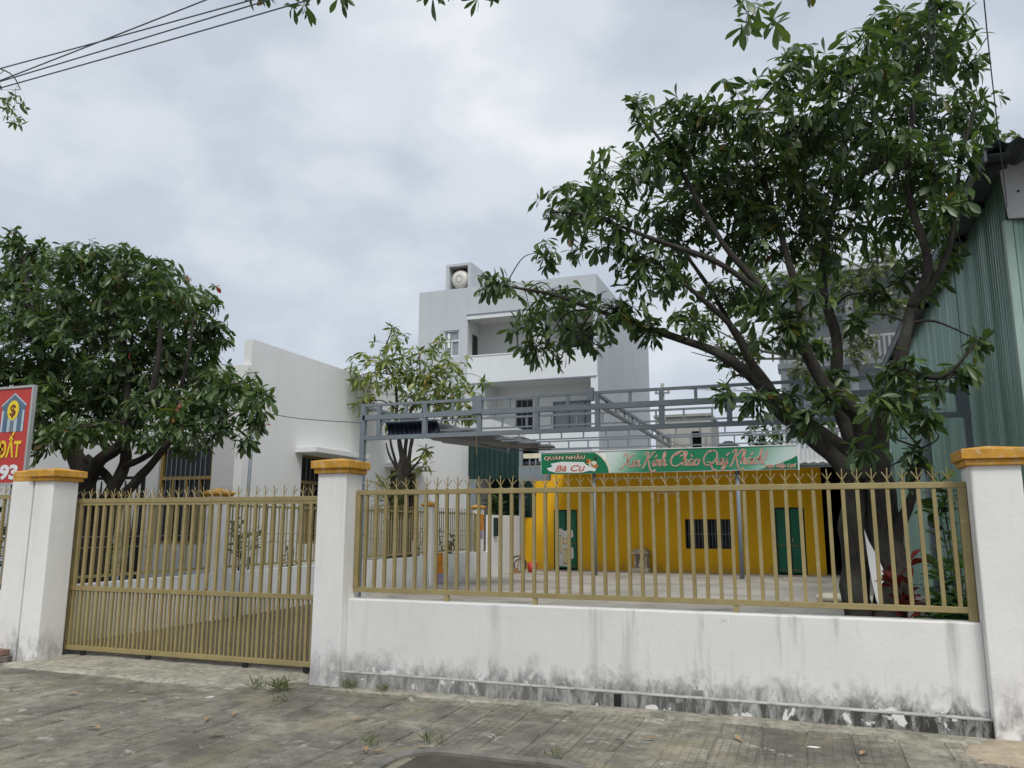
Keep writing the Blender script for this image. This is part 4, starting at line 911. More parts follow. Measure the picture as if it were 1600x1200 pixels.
part('icon_gable_edge', MB().prism([(-10.17, 3.05), (-9.94, 3.215), (-9.71, 3.05), (-9.71, 3.075), (-9.94, 3.235), (-10.17, 3.075)], SY-.0062, SY-.0042), 'icon_light', sg)
part('icon_wall', I(-10.15, -9.73, 2.71, 3.019, 1), 'icon_blue', sg)
for x in (-10.15, -10.03, -9.89, -9.77): part('icon_column', I(x, x+.035, 2.71, 3.0, 2), 'icon_light', sg)
part('icon_door', I(-9.985, -9.895, 2.71, 2.87, 3), 'white', sg); part('icon_door_leaf', I(-9.975, -9.943, 2.71, 2.86, 4), 'icon_blue', sg); part('icon_door_leaf', I(-9.937, -9.905, 2.71, 2.86, 4), 'icon_blue', sg)
part('icon_disc', MB().prism([(-9.94+.105*math.cos(a*math.pi/16), 3.0+.135*math.sin(a*math.pi/16)) for a in range(32)], SY-.0112, SY-.0092), 'gold', sg)
part('icon_dollar', text_mesh('$', .22, -9.94, SY-.014, 2.925, bold=.004, center=True), 'brown', sg)
part('lettering', text_mesh('ĐẤT', .30, -10.14, SY-.006, 2.37, bold=.008, width=.41), 'gold', sg)
part('digits', text_mesh('93', .25, -10.07, SY-.006, 2.085, bold=.012, width=.33), 'white', sg)

# ================================================================== OVERHEAD CABLES AND POLES (poles stand outside the frame)
for x, lb in ((-17., 'concrete street pole carrying the overhead cables beyond the red sign'), (13., 'concrete street pole carrying the overhead cables beyond the tin shed')):
    t = thing('street_pole', lb, 'pole', (x, 5, 0)); part('shaft', MB().tube([(x, 5, -.1), (x, 5, 8.2)], [.17, .11], 12), 'slab', t, smooth=True); part('crossarm', MB().box(x-.05, x+.05, 4.4, 5.6, 6.35, 6.45), 'frame_grey', t)
OC = [(5.95, .0018, 5.0, 'flattest dark overhead cable crossing the sky over the gate'), (5.83, .107, 5.0, 'steep dark overhead cable crossing above the other street lines'), (5.81, .033, 5.0, 'dark overhead cable running just above the lowest street line'), (5.735, .021, 5.0, 'lowest dark overhead cable sagging above the sliding gate')]
for zl, sl, yy, lb in OC:
    single('overhead_cable', MB().tube([(-17+q*.75, yy, zl+sl*(-17+q*.75+7.1)+.0012*(-17+q*.75+6)**2) for q in range(41)], .0065, 5), 'cable', lb, 'cable')
for k, (a, b, c) in enumerate((((.99, 5.05, 5.9), (1.35, 8.0, 5.15), (2.25, 13.2, 5.25)), ((1.02, 5.05, 5.9), (1.5, 8.6, 5.35), (2.26, 12.0, 5.2)), ((1.22, 5.05, 5.9), (1.7, 7.2, 5.5), (2.3, 9.72, 5.0)))):
    single('service_cable', MB().tube(smooth_path([a, b, c], 10), .0055, 5), 'cable', 'thin service cable dropping from the street lines to the tin shed', 'cable', 'service cables to the shed')

# ================================================================== TREES
def leaf_template(prof, droop=.18, fold=.25):
    n = len(prof); V = []; F = []
    for i, w in enumerate(prof):
        t = i/(n-1); zc = -droop*t*t
        V += [(t, 0, zc), (t, w, zc+fold*w), (t, -w, zc+fold*w)]
    for i in range(n-1):
        a = 3*i; b = a+3; F += [(a, b, b+1, a+1), (a, a+2, b+2, b)]
    return np.array(V), F
OBO = leaf_template([.012, .05, .10, .145, .14, .025], .22); LAN = leaf_template([.01, .11, .15, .10, .005], .25, .2); SML = leaf_template([.02, .2, .17, .01], .1, .1)
def frames(D, up):
    X = D/np.linalg.norm(D, axis=1, keepdims=True); Yv = np.cross(up, X); l = np.linalg.norm(Yv, axis=1, keepdims=True); Yv = np.where(l < 1e-4, np.array([[0, 1, 0]]), Yv/np.maximum(l, 1e-6)); return X, Yv, np.cross(X, Yv)
def leaves_mesh(name, tmpl, O, D, S, tone, roll=.5, g=None):
    V, F = tmpl; n = len(O); up = np.tile([[0, 0, 1.]], (n, 1))+g.normal(0, roll, (n, 3)); X, Yv, Z = frames(D, up)
    P = O[:, None, :]+S[:, None, None]*(V[None, :, 0:1]*X[:, None, :]+V[None, :, 1:2]*(g.uniform(.7, 1.25, (n, 1, 1)))*Yv[:, None, :]+V[None, :, 2:3]*Z[:, None, :])
    m = MB(); m.v = P.reshape(-1, 3).tolist(); k = len(V); m.f = [tuple(i*k+q for q in f) for i in range(n) for f in F]; m.tone = np.repeat(tone, k); return m, (X, Yv, Z)
def make_tree(name, label, base, lobes, limbs, dens, leaf, tmpl, mkey, whorl=(6, 9), n_obj=300, bark='bark', seed=1, reject=None, dflat=1., group=None, droop=-.5, tone_pow=1., jitter=.2):
    g = np.random.default_rng(seed); t = thing(name, label, 'tree', base, group)
    tr = MB(); SK = []; SR = []
    for li, L in enumerate(limbs):
        P = smooth_path([q[:3] for q in L], 6); R = []; L = [(a, b, c, r*(1. if c < 1.8 else .74)) for a, b, c, r in L]
        for i in range(len(L)-1):
            for k in range(6): R.append(L[i][3]+(L[i+1][3]-L[i][3])*k/6)
        R.append(L[-1][3])
        for i, p_ in enumerate(P):
            w = R[i]*.9; p_ += Vector((mnoise.noise(p_*2.3+Vector((li, 0, 0))), mnoise.noise(p_*2.3+Vector((9, li, 0))), 0))*w*.6
            R[i] *= 1+.18*mnoise.noise(p_*5)
        tr.tube(P, R, 10); SK += [tuple(p_) for p_ in P]; SR += R
    SKa = np.array(SK); tw = MB(); O, D, S = [], [], []
    for cx, cy, cz, rx, rz in lobes:
        c = np.array([cx, cy, cz]); d = np.linalg.norm(SKa-c, axis=1)+np.where(SKa[:, 2] > cz+.2, .6, 0); j = int(np.argmin(d)); a = SKa[j]
        mid = (a+c)/2+g.normal(0, .06, 3)+np.array([0, 0, .10*d[j]]); rb = min(.03, SR[j]*.6, .012+.012*d[j])*(1.6 if name == 'distant_tree' else 1)
        sub = smooth_path([a, mid, c], 5); tw.tube(sub, list(np.linspace(rb, rb*.35, len(sub))), 6); subA = np.array([tuple(q) for q in sub])
        n = max(3, int(dens*(rx*rz*4+.10)))
        for _ in range(n):
            v = g.normal(0, 1, 3); v /= np.linalg.norm(v); r = g.uniform(.25, 1)**.6*(1+g.normal(0, jitter))
            p_ = c+v*np.array([rx, rx*dflat, rz])*r
            if reject and reject(p_): continue
            q = subA[int(np.argmin(np.linalg.norm(subA-p_, axis=1)))]
            tw.tube([q, (q+p_)/2+np.array([0, 0, .04])+g.normal(0, .02, 3), p_], [rb*.4, rb*.28, rb*.15], 4, cap=False)
            ax = v*np.array([1, 1, .7])+np.array([0, 0, .55]); ax /= np.linalg.norm(ax)
            k = int(g.integers(whorl[0], whorl[1]+1)); ph = g.uniform(0, 6.28); e1 = np.cross(ax, [.3, .2, .9]); e1 /= np.linalg.norm(e1); e2 = np.cross(ax, e1)
            for i in range(k):
                aa = ph+i*2.4; rr = e1*math.cos(aa)+e2*math.sin(aa)
                O.append(p_-ax*leaf*.35*g.uniform(0, 1)); D.append(rr+ax*g.uniform(-.1, .7)+np.array([0, 0, droop+g.normal(0, .22)])); S.append(leaf*g.uniform(.45, 1.25))
    O, D, S = np.array(O), np.array(D), np.array(S); n = len(O); tone = g.uniform(0, 1, n)**tone_pow
    lob = np.array([mnoise.noise(Vector(o*1.3)) for o in O]); tone = np.clip(tone*.72+.14+.3*lob*(tone < .9), 0, 1); tone = np.where(g.uniform(0, 1, n) > .97, g.uniform(.9, 1, n), np.minimum(tone, .93))
    part('trunk', tr, bark, t, smooth=True); part('branches', tw, bark, t, smooth=True, kind='stuff')
    near = np.argsort(O[:, 1])[:n_obj*3]; sel = near[g.permutation(len(near))[:n_obj]] if n_obj else np.array([], int); rest = np.setdiff1d(np.arange(n), sel)
    m, _ = leaves_mesh('crown', tmpl, O[rest], D[rest], S[rest], tone[rest], g=g); cr = part('crown', m, 'leaf_'+mkey, t, fix=False, smooth=True, kind='stuff')
    if n_obj:
        lm = bpy.data.meshes.new('leaf'); lm.from_pydata(tmpl[0].tolist(), [], tmpl[1]); lm.materials.append(M['leafo_'+mkey]); [setattr(p_, 'use_smooth', True) for p_ in lm.polygons]
        up = np.tile([[0, 0, 1.]], (len(sel), 1))+g.normal(0, .4, (len(sel), 3)); X, Yv, Z = frames(D[sel], up); b = Vector(base)
        for i, q in enumerate(sel):
            o = bpy.data.objects.new('leaf', lm); COL.objects.link(o); o.parent = t; s = S[q]
            mt = Matrix([[X[i][r]*s, Yv[i][r]*s, Z[i][r]*s, O[q][r]-b[r]] for r in range(3)]+[[0, 0, 0, 1]]); o.matrix_local = mt
    return t
R_LOBES = [(1.49, 8.92, 6.74, 0.45, 0.42), (0.73, 8.63, 6.27, 0.55, 0.48), (0.13, 9.27, 6.77, 0.46, 0.34), (-0.42, 8.74, 6.02, 0.58, 0.44), (-1.11, 8.55, 6.09, 0.4, 0.29), (-1.68, 9.28, 6.71, 0.15, 0.24), (0.59, 10.42, 6.24, 0.83, 0.66), (1.5, 10.16, 6.39, 0.63, 0.63), (2.15, 10.08, 6.44, 0.27, 0.31), (1.6, 8.89, 5.21, 0.34, 0.34), (-0.96, 9.58, 5.68, 0.72, 0.56), (-1.77, 9.01, 5.77, 0.43, 0.33), (-2.48, 8.78, 5.29, 0.47, 0.25), (-2.02, 8.63, 4.85, 0.45, 0.34), (-1.51, 8.87, 4.48, 0.45, 0.41), (-3.33, 10.44, 5.37, 0.17, 0.2), (-3.81, 10.22, 4.83, 0.32, 0.12), (-3.03, 10.17, 4.55, 0.53, 0.27), (-3.26, 10.16, 3.89, 0.4, 0.19), (-1.97, 8.83, 3.97, 0.49, 0.21), (-1.57, 9.08, 3.8, 0.26, 0.17), (-0.24, 9.78, 5.07, 0.75, 0.43), (0.64, 10.01, 5.04, 0.62, 0.43), (1.46, 10.28, 5.28, 0.51, 0.51), (-0.85, 10.34, 4.51, 0.46, 0.23), (0.04, 8.59, 3.96, 0.37, 0.18), (1.33, 9.73, 4.31, 0.33, 0.23), (1.76, 9.88, 4.58, 0.18, 0.12), (0.96, 8.7, 2.96, 0.32, 0.29), (1.48, 8.9, 3.0, 0.21, 0.13), (0.8, 8.5, 2.62, 0.22, 0.19), (0.36, 9.51, 3.14, 0.25, 0.16), (-0.14, 8.79, 3.61, 0.35, 0.24), (1.81, 9.44, 3.46, 0.12, 0.1), (-0.43, 8.6, 2.83, 0.17, 0.13), (1.15, 8.9, 2.56, 0.14, 0.12), (1.07, 9.0, 2.15, 0.14, 0.18), (0.12, 8.8, 2.62, 0.2, 0.17), (1.39, 10.46, 7.45, 0.5, 0.5), (2.12, 10.3, 7.29, 0.32, 0.32), (-0.35, 9.6, 5.77, 0.63, 0.47), (1.02, 9.06, 5.39, 0.56, 0.42), (0.09, 10.4, 5.78, 0.67, 0.5), (-1.31, 9.66, 5.25, 0.49, 0.41), (-0.73, 10.34, 3.61, 0.29, 0.18), (-0.38, 10.27, 4.32, 0.23, 0.15), (0.18, 9.52, 3.49, 0.18, 0.13), (0.69, 9.31, 3.74, 0.16, 0.11), (-3.3, 9.72, 4.19, 0.34, 0.21), (-2.54, 9.35, 3.87, 0.36, 0.2), (-3.39, 8.75, 4.45, 0.17, 0.09), (-1.09, 9.07, 3.83, 0.26, 0.15), (-2.51, 10.19, 5.99, 0.4, 0.27), (-1.3, 8.5, 5.59, 0.36, 0.29), (-0.75, 8.5, 6.04, 0.36, 0.25), (0.88, 9.78, 4.14, 0.21, 0.15), (0.27, 9.02, 2.85, 0.17, 0.11), (1.13, 9.58, 2.89, 0.21, 0.15), (0.58, 8.6, 2.26, 0.14, 0.1), (1.25, 9.44, 7.28, 0.3, 0.26), (1.74, 9.15, 7.15, 0.29, 0.18), (2.37, 10.59, 6.36, 0.11, 0.11), (1.56, 8.83, 4.77, 0.2, 0.2), (0.27, 9.31, 6.1, 0.45, 0.38), (-0.15, 9.0, 2.87, 0.17, 0.1), (-0.78, 8.85, 2.95, 0.11, 0.07)]
R_LIMBS = [[(0.44, 9.5, 0.23, 0.177), (0.46, 9.5, 0.96, 0.138), (0.47, 9.5, 1.44, 0.139), (0.53, 9.5, 1.92, 0.154), (0.46, 9.5, 2.09, 0.155), (0.35, 9.5, 2.2, 0.128), (0.07, 9.5, 2.5, 0.116), (-0.27, 9.4, 2.84, 0.102), (-0.43, 9.3, 3.09, 0.095), (-0.79, 9.2, 3.42, 0.074), (-1.35, 9.1, 3.67, 0.06), (-2.01, 9.0, 3.94, 0.038), (-2.69, 8.9, 4.24, 0.031), (-3.36, 8.9, 4.43, 0.02)], [(0.75, 9.5, 0.22, 0.201), (0.82, 9.5, 0.71, 0.176), (0.82, 9.5, 1.1, 0.164), (0.77, 9.5, 1.5, 0.193), (0.72, 9.5, 1.92, 0.209), (0.66, 9.5, 2.14, 0.182), (0.42, 9.7, 2.38, 0.123), (0.08, 9.9, 2.68, 0.098), (-0.19, 10.1, 2.95, 0.086), (-0.58, 10.4, 3.61, 0.066), (-0.95, 10.5, 4.44, 0.043), (-1.43, 10.5, 5.3, 0.035)], [(0.69, 9.5, 1.99, 0.167), (0.67, 9.5, 2.34, 0.141), (0.61, 9.4, 2.64, 0.126), (0.45, 9.3, 2.83, 0.112), (0.24, 9.2, 3.03, 0.098), (0.07, 9.1, 3.5, 0.078), (-0.2, 9.0, 3.96, 0.064), (-0.71, 8.9, 4.66, 0.044), (-1.17, 8.8, 5.62, 0.03), (-1.6, 8.8, 6.39, 0.015)], [(0.63, 9.6, 2.06, 0.142), (0.55, 9.7, 2.36, 0.123), (0.49, 9.8, 2.66, 0.11), (0.41, 9.9, 3.08, 0.098), (0.46, 10.0, 3.74, 0.084), (0.34, 10.0, 4.34, 0.07), (0.52, 10.1, 5.34, 0.056), (0.77, 10.1, 6.41, 0.032), (0.9, 10.1, 7.17, 0.016)], [(0.72, 9.45, 1.98, 0.153), (0.78, 9.4, 2.32, 0.118), (0.87, 9.3, 2.72, 0.103), (1.02, 9.2, 3.26, 0.089), (1.19, 9.2, 3.81, 0.076), (1.37, 9.1, 4.21, 0.061), (1.25, 9.1, 5.07, 0.049), (1.35, 9.1, 5.95, 0.035), (1.52, 9.1, 6.85, 0.014)], [(-0.2, 9.0, 3.96, 0.057), (-0.78, 8.8, 4.41, 0.043), (-1.53, 8.6, 4.74, 0.033), (-2.1, 8.5, 5.01, 0.022), (-2.64, 8.5, 5.16, 0.015)], [(0.07, 9.1, 3.5, 0.064), (0.02, 9.4, 4.28, 0.059), (-0.21, 9.6, 5.49, 0.047), (-0.4, 9.7, 6.42, 0.032), (0.1, 9.7, 7.11, 0.016)], [(1.19, 9.2, 3.81, 0.062), (1.56, 9.1, 4.3, 0.041), (1.74, 9.0, 5.24, 0.027), (1.95, 9.0, 5.9, 0.014)], [(-0.43, 9.3, 3.09, 0.066), (-0.64, 9.2, 3.67, 0.052), (-1.04, 9.1, 4.14, 0.037), (-1.53, 9.0, 4.56, 0.023)], [(0.99, 9.2, 3.19, 0.055), (1.33, 8.7, 2.94, 0.032), (1.63, 8.5, 3.23, 0.012)], [(0.83, 9.5, 1.24, 0.096), (1.08, 9.2, 1.9, 0.046), (1.15, 9.1, 2.28, 0.026)]]
L_LOBES = [(-13.13, 9.97, 6.02, 0.58, 0.58), (-10.88, 9.25, 5.56, 0.84, 0.42), (-9.88, 9.41, 5.39, 0.72, 0.51), (-9.45, 10.19, 5.02, 0.43, 0.45), (-11.84, 9.34, 4.52, 0.85, 0.75), (-10.66, 9.82, 4.43, 0.96, 0.75), (-9.94, 10.51, 4.29, 0.77, 0.66), (-7.42, 8.9, 3.43, 0.34, 0.22), (-6.89, 8.82, 3.25, 0.19, 0.14), (-11.45, 9.16, 3.4, 0.56, 0.46), (-11.42, 10.23, 3.5, 0.77, 0.39), (-9.71, 9.93, 3.37, 0.72, 0.36), (-8.02, 9.17, 3.13, 0.42, 0.26), (-7.52, 9.36, 2.72, 0.13, 0.13), (-11.03, 9.06, 2.76, 0.35, 0.3), (-14.24, 9.62, 5.61, 0.82, 0.82), (-12.77, 8.79, 3.94, 0.73, 0.83), (-12.25, 10.09, 5.31, 0.92, 0.57), (-10.56, 10.49, 5.02, 0.67, 0.56), (-9.51, 10.61, 4.51, 0.38, 0.44), (-10.68, 10.17, 3.83, 0.87, 0.54), (-12.54, 10.62, 4.14, 0.94, 0.59), (-8.66, 8.74, 4.86, 0.38, 0.38), (-10.53, 9.28, 5.8, 0.42, 0.26), (-9.65, 10.63, 2.87, 0.32, 0.16), (-13.74, 10.25, 5.49, 0.72, 0.6), (-13.33, 9.52, 2.99, 0.55, 0.55), (-9.24, 10.59, 4.82, 0.22, 0.22), (-12.85, 9.94, 6.47, 0.16, 0.19), (-9.07, 10.34, 3.77, 0.42, 0.37), (-7.38, 9.29, 3.12, 0.23, 0.18), (-10.48, 9.08, 2.89, 0.49, 0.22), (-9.59, 9.59, 2.86, 0.4, 0.18), (-8.3, 8.97, 3.12, 0.46, 0.32), (-12.34, 9.46, 3.92, 0.54, 0.54), (-11.63, 10.62, 5.45, 0.7, 0.47), (-7.43, 9.36, 2.94, 0.18, 0.13), (-9.69, 8.72, 2.89, 0.52, 0.15), (-8.17, 8.79, 2.83, 0.36, 0.14), (-7.71, 9.04, 2.84, 0.23, 0.13), (-13.24, 10.27, 3.18, 0.46, 0.35), (-11.71, 9.43, 5.98, 0.22, 0.15), (-9.31, 9.28, 5.49, 0.18, 0.14), (-9.51, 8.89, 5.6, 0.14, 0.12), (-9.49, 10.66, 5.31, 0.18, 0.16), (-13.0, 9.55, 6.51, 0.21, 0.18)]
L_LIMBS = [[(-10.79, 9.7, -0.28, 0.199), (-10.89, 9.7, 0.88, 0.173), (-10.91, 9.7, 1.68, 0.195), (-11.01, 9.7, 2.4, 0.229), (-11.28, 9.7, 2.83, 0.158), (-11.67, 9.7, 3.38, 0.118), (-12.27, 9.7, 4.52, 0.088), (-12.77, 9.7, 5.84, 0.045)], [(-10.97, 9.7, 2.09, 0.186), (-10.58, 9.7, 2.52, 0.144), (-10.21, 9.7, 2.79, 0.123), (-10.14, 9.7, 3.31, 0.093), (-10.4, 9.7, 4.38, 0.074), (-11.11, 9.7, 5.66, 0.033)], [(-10.71, 9.9, 0.68, 0.164), (-10.63, 9.9, 1.69, 0.155), (-10.5, 9.9, 2.09, 0.145), (-10.32, 9.9, 2.5, 0.124), (-10.09, 9.7, 2.89, 0.092), (-9.5, 9.5, 3.45, 0.07), (-9.43, 9.5, 4.68, 0.041), (-9.77, 9.5, 5.45, 0.021)], [(-10.5, 9.9, 2.07, 0.104), (-10.7, 9.8, 2.35, 0.093), (-10.93, 9.7, 2.56, 0.094)], [(-10.32, 9.9, 1.94, 0.113), (-9.74, 9.8, 2.33, 0.091), (-9.24, 9.7, 2.76, 0.07), (-8.63, 9.6, 3.17, 0.049), (-7.97, 9.5, 3.47, 0.033), (-7.34, 9.5, 3.38, 0.019)], [(-10.31, 9.9, 2.42, 0.083), (-9.83, 9.8, 2.53, 0.061), (-9.53, 9.8, 2.78, 0.051), (-9.08, 9.7, 3.66, 0.04), (-8.93, 9.7, 4.79, 0.02)], [(-11.28, 9.7, 2.83, 0.105), (-12.67, 9.9, 3.45, 0.089), (-14.37, 10.0, 4.27, 0.059), (-14.8, 10.0, 5.78, 0.024)]]
M_LOBES = [(-10.82, 17.62, 5.26, 0.47, 0.3), (-9.81, 17.32, 5.39, 0.81, 0.49), (-8.82, 17.31, 5.57, 0.67, 0.38), (-8.13, 17.54, 5.16, 0.67, 0.67), (-9.71, 18.55, 4.83, 0.94, 0.51), (-10.53, 17.5, 4.55, 0.46, 0.26), (-7.67, 17.28, 4.61, 0.54, 0.39), (-7.28, 18.18, 5.01, 0.32, 0.13), (-8.4, 17.7, 6.11, 0.24, 0.19), (-10.67, 19.2, 6.9, 0.27, 0.14), (-8.66, 17.44, 3.34, 0.19, 0.22), (-9.24, 18.26, 3.02, 0.3, 0.16), (-10.83, 18.75, 5.99, 0.53, 0.32), (-9.79, 18.02, 4.26, 0.66, 0.2), (-11.95, 19.18, 4.68, 0.25, 0.25), (-8.4, 18.16, 4.37, 0.65, 0.33), (-9.85, 17.68, 6.05, 0.58, 0.25), (-7.64, 18.02, 4.32, 0.4, 0.29), (-8.52, 17.27, 4.9, 0.79, 0.39), (-10.59, 18.04, 5.15, 0.59, 0.42), (-9.28, 17.7, 5.26, 0.82, 0.33), (-10.28, 18.98, 6.64, 0.32, 0.21)]
M_LIMBS = [[(-9.58, 18.2, 0.14, 0.16), (-9.6, 18.2, 0.85, 0.178), (-9.67, 18.2, 1.81, 0.212), (-9.73, 18.2, 2.62, 0.197), (-9.71, 18.2, 3.19, 0.099), (-9.88, 18.2, 4.11, 0.058), (-9.95, 18.2, 5.14, 0.051), (-10.21, 18.0, 5.8, 0.034), (-10.0, 18.0, 6.57, 0.017)], [(-9.61, 18.2, 2.45, 0.115), (-9.66, 18.3, 3.45, 0.066), (-9.57, 18.3, 4.28, 0.05), (-9.36, 18.4, 5.13, 0.034), (-9.38, 18.4, 5.91, 0.017)], [(-9.58, 18.2, 2.45, 0.098), (-9.4, 18.1, 3.42, 0.066), (-9.27, 18.1, 4.08, 0.049), (-8.7, 18.0, 4.7, 0.036), (-8.21, 17.9, 5.31, 0.019)], [(-9.77, 18.2, 2.78, 0.066), (-10.12, 18.4, 3.47, 0.04), (-10.44, 18.5, 4.35, 0.034), (-11.11, 18.6, 5.0, 0.017)], [(-9.73, 18.2, 2.7, 0.066), (-9.93, 18.0, 3.18, 0.041), (-10.02, 17.9, 3.55, 0.02)], [(-9.55, 18.2, 2.78, 0.066), (-9.11, 18.0, 3.08, 0.032), (-8.85, 17.9, 3.47, 0.016)]]
F_LOBES = [(-4.02, 34.76, 10.43, 1.13, 0.62), (-2.33, 34.5, 11.08, 1.11, 0.69), (-3.18, 34.13, 9.07, 0.82, 0.41), (-1.62, 34.3, 8.99, 1.09, 0.68), (0.22, 34.29, 9.94, 1.34, 0.8), (2.28, 34.27, 11.11, 1.32, 1.05), (3.57, 34.29, 12.34, 1.05, 1.05), (2.39, 34.8, 8.79, 1.06, 0.79), (-1.45, 34.21, 12.34, 1.1, 0.82), (1.14, 34.14, 12.58, 1.34, 1.07), (8.54, 34.84, 16.94, 0.52, 0.26), (7.88, 34.55, 16.5, 0.52, 0.39), (6.66, 34.89, 14.91, 0.78, 0.78), (5.26, 34.42, 12.73, 1.03, 1.03), (-3.41, 34.82, 11.86, 0.71, 0.34), (3.92, 34.62, 10.23, 0.78, 0.78), (0.35, 34.73, 7.83, 0.8, 0.54)]
F_LIMBS = [[(0.9, 34.5, 1.01, 0.229), (1.13, 34.5, 4.57, 0.207), (1.18, 34.5, 7.2, 0.158), (0.13, 34.5, 8.35, 0.107), (-1.64, 34.5, 8.89, 0.068), (-3.72, 34.5, 10.2, 0.034)], [(1.18, 34.5, 7.2, 0.158), (1.92, 34.5, 9.3, 0.105), (3.31, 34.5, 11.89, 0.066)], [(1.07, 34.5, 7.48, 0.105), (-0.51, 34.5, 10.62, 0.082), (-2.32, 34.5, 11.22, 0.039)], [(1.92, 34.5, 9.3, 0.105), (4.99, 34.5, 12.24, 0.065), (8.34, 34.5, 16.67, 0.026)], [(0.13, 34.5, 8.35, 0.08), (-2.97, 34.5, 8.57, 0.044), (-4.32, 34.5, 8.95, 0.022)], [(-0.51, 34.5, 10.62, 0.082), (-1.46, 34.5, 12.43, 0.028)]]

def ground_limbs(L, idx):
    for i in idx:
        x, y, z, r = L[i][0]; L[i].insert(0, (x, y, -.12, r*1.25))
ground_limbs(R_LIMBS, (0, 1)); ground_limbs(L_LIMBS, (0, 2)); ground_limbs(M_LIMBS, (0,)); ground_limbs(F_LIMBS, (0,))
rj = lambda p_: (p_[0] > 1.95 and p_[1] > 9.0 and p_[2] < 5.8) or (p_[1] > 11.7 and 2.9 < p_[2] < 3.7)
make_tree('broadleaf_tree', 'big dark green multi-stemmed tree leaning over the steel frame beside the tin shed', (.75, 9.5, 0), [(a, b, c, d*1.06, e*1.06) for a, b, c, d, e in R_LOBES], R_LIMBS, 42, .19, OBO, 'dk', seed=3, whorl=(7, 10), reject=rj)
make_tree('broadleaf_tree', 'dense dark green tree with a few red leaves in front of the white house', (-10.9, 9.7, 0), [(a, b, c, d*1.1, e*1.1) for a, b, c, d, e in L_LOBES], L_LIMBS, 43, .20, OBO, 'lt', seed=8, whorl=(7, 10), reject=lambda p_: p_[1] < 7.9 and p_[0] > -11.5 and p_[2] < 3.5)
make_tree('young_tree', 'thin pollarded tree with yellow-green drooping leaves beside the side fence', (-9.75, 18.2, 0), M_LOBES, M_LIMBS, 17, .25, LAN, 'yg', whorl=(5, 8), n_obj=200, bark='bark', seed=5, droop=-.5)
make_tree('distant_tree', 'pale feathery tree with bare twigs rising behind the big dark tree', (1.9, 34.5, 0), F_LOBES, F_LIMBS, 16, .26, SML, 'pl', whorl=(5, 8), n_obj=0, bark='bark_pale', seed=6)
make_tree('far_tree', 'rounded dark tree far beyond the right end of the green banner', (-1.9, 58, 0), [(-3.0, 58, 7.6, 1.0, .9), (-1.9, 58, 8.4, 1.3, 1.1), (-.8, 58, 7.8, 1.2, 1.0), (-1.6, 58, 6.6, 1.8, 1.0), (.4, 58, 7.0, 1.2, .9)], [[(-1.9, 58, -.1, .25), (-1.9, 58, 4, .2), (-1.8, 58, 6.5, .12), (-1.9, 58, 8.4, .04)]], 7, .42, SML, 'dk', n_obj=0, seed=9)
# street trees behind / beside the camera whose tips hang into the picture
st_lobes = [(-4.2, 5.0, 6.10, .28, .08), (-3.75, 5.0, 5.82, .14, .10), (-3.45, 5.0, 5.84, .16, .05), (-2.45, 5.0, 5.62, .22, .04), (-2.1, 5.0, 5.53, .15, .04), (-.15, 5.0, 4.90, .16, .08), (.0, 5.05, 4.78, .10, .07), (-.2, 5.05, 4.82, .06, .05), (.22, 5.0, 4.98, .06, .06), (-1.2, 3.6, 6.6, .7, .4), (-3, 3.2, 6.8, .8, .4), (.6, 3.2, 6.3, .6, .4), (-1.5, 1.5, 7.2, 1.2, .6), (-2.8, .5, 7.4, 1.1, .6), (.2, .8, 7.2, 1., .6), (-1.5, -1.5, 7.8, 1.4, .7)]
st_limbs = [[(-1.4, -2.6, -.2, .2), (-1.4, -2.6, 2, .17), (-1.45, -2.4, 4, .14), (-1.5, -1.5, 6.3, .10), (-1.5, .5, 7.0, .07), (-2.2, 2.5, 6.9, .045), (-3.2, 4.2, 6.5, .025), (-3.9, 5.0, 6.1, .01)], [(-1.5, -1.5, 6.3, .08), (-.8, .8, 7, .06), (-.6, 3.0, 6.5, .035), (-.1, 4.6, 5.5, .015), (.05, 5.0, 5.1, .006)], [(-2.2, 2.5, 6.9, .03), (-2.3, 4.2, 6.2, .015), (-2.35, 5.0, 5.8, .006)]]
make_tree('street_tree', 'roadside tree whose dark leaf tips hang into the sky at the top', (-1.4, -2.6, 0), st_lobes, st_limbs, 26, .15, OBO, 'dk', whorl=(4, 7), n_obj=60, seed=12)
pt_lobes = [(-7.35, 4.95, 5.75, .14, .10), (-7.12, 5.0, 5.55, .16, .10), (-6.98, 5.0, 5.38, .12, .08), (-7.5, 4.9, 5.5, .2, .12), (-8.6, 4.5, 6.2, .6, .4), (-9.6, 4., 6.8, .8, .5), (-10.6, 4.2, 6.4, .8, .5)]
pt_limbs = [[(-9.8, 3.6, -.1, .13), (-9.8, 3.6, 3, .11), (-9.6, 3.7, 5.2, .08), (-8.8, 4.3, 6.0, .05), (-7.8, 4.8, 6.05, .02), (-7.2, 5.0, 5.92, .010), (-6.97, 5.02, 5.68, .005)], [(-9.6, 3.7, 5.2, .06), (-9.8, 4, 6.6, .03), (-10.5, 4.2, 6.5, .012)]]
make_tree('roadside_tree', 'small fine-leaved tree whose pale twig reaches in beside the cables', (-9.8, 3.6, 0), pt_lobes, pt_limbs, 60, .07, SML, 'pl', whorl=(4, 7), n_obj=0, bark='bark_pale', seed=14)

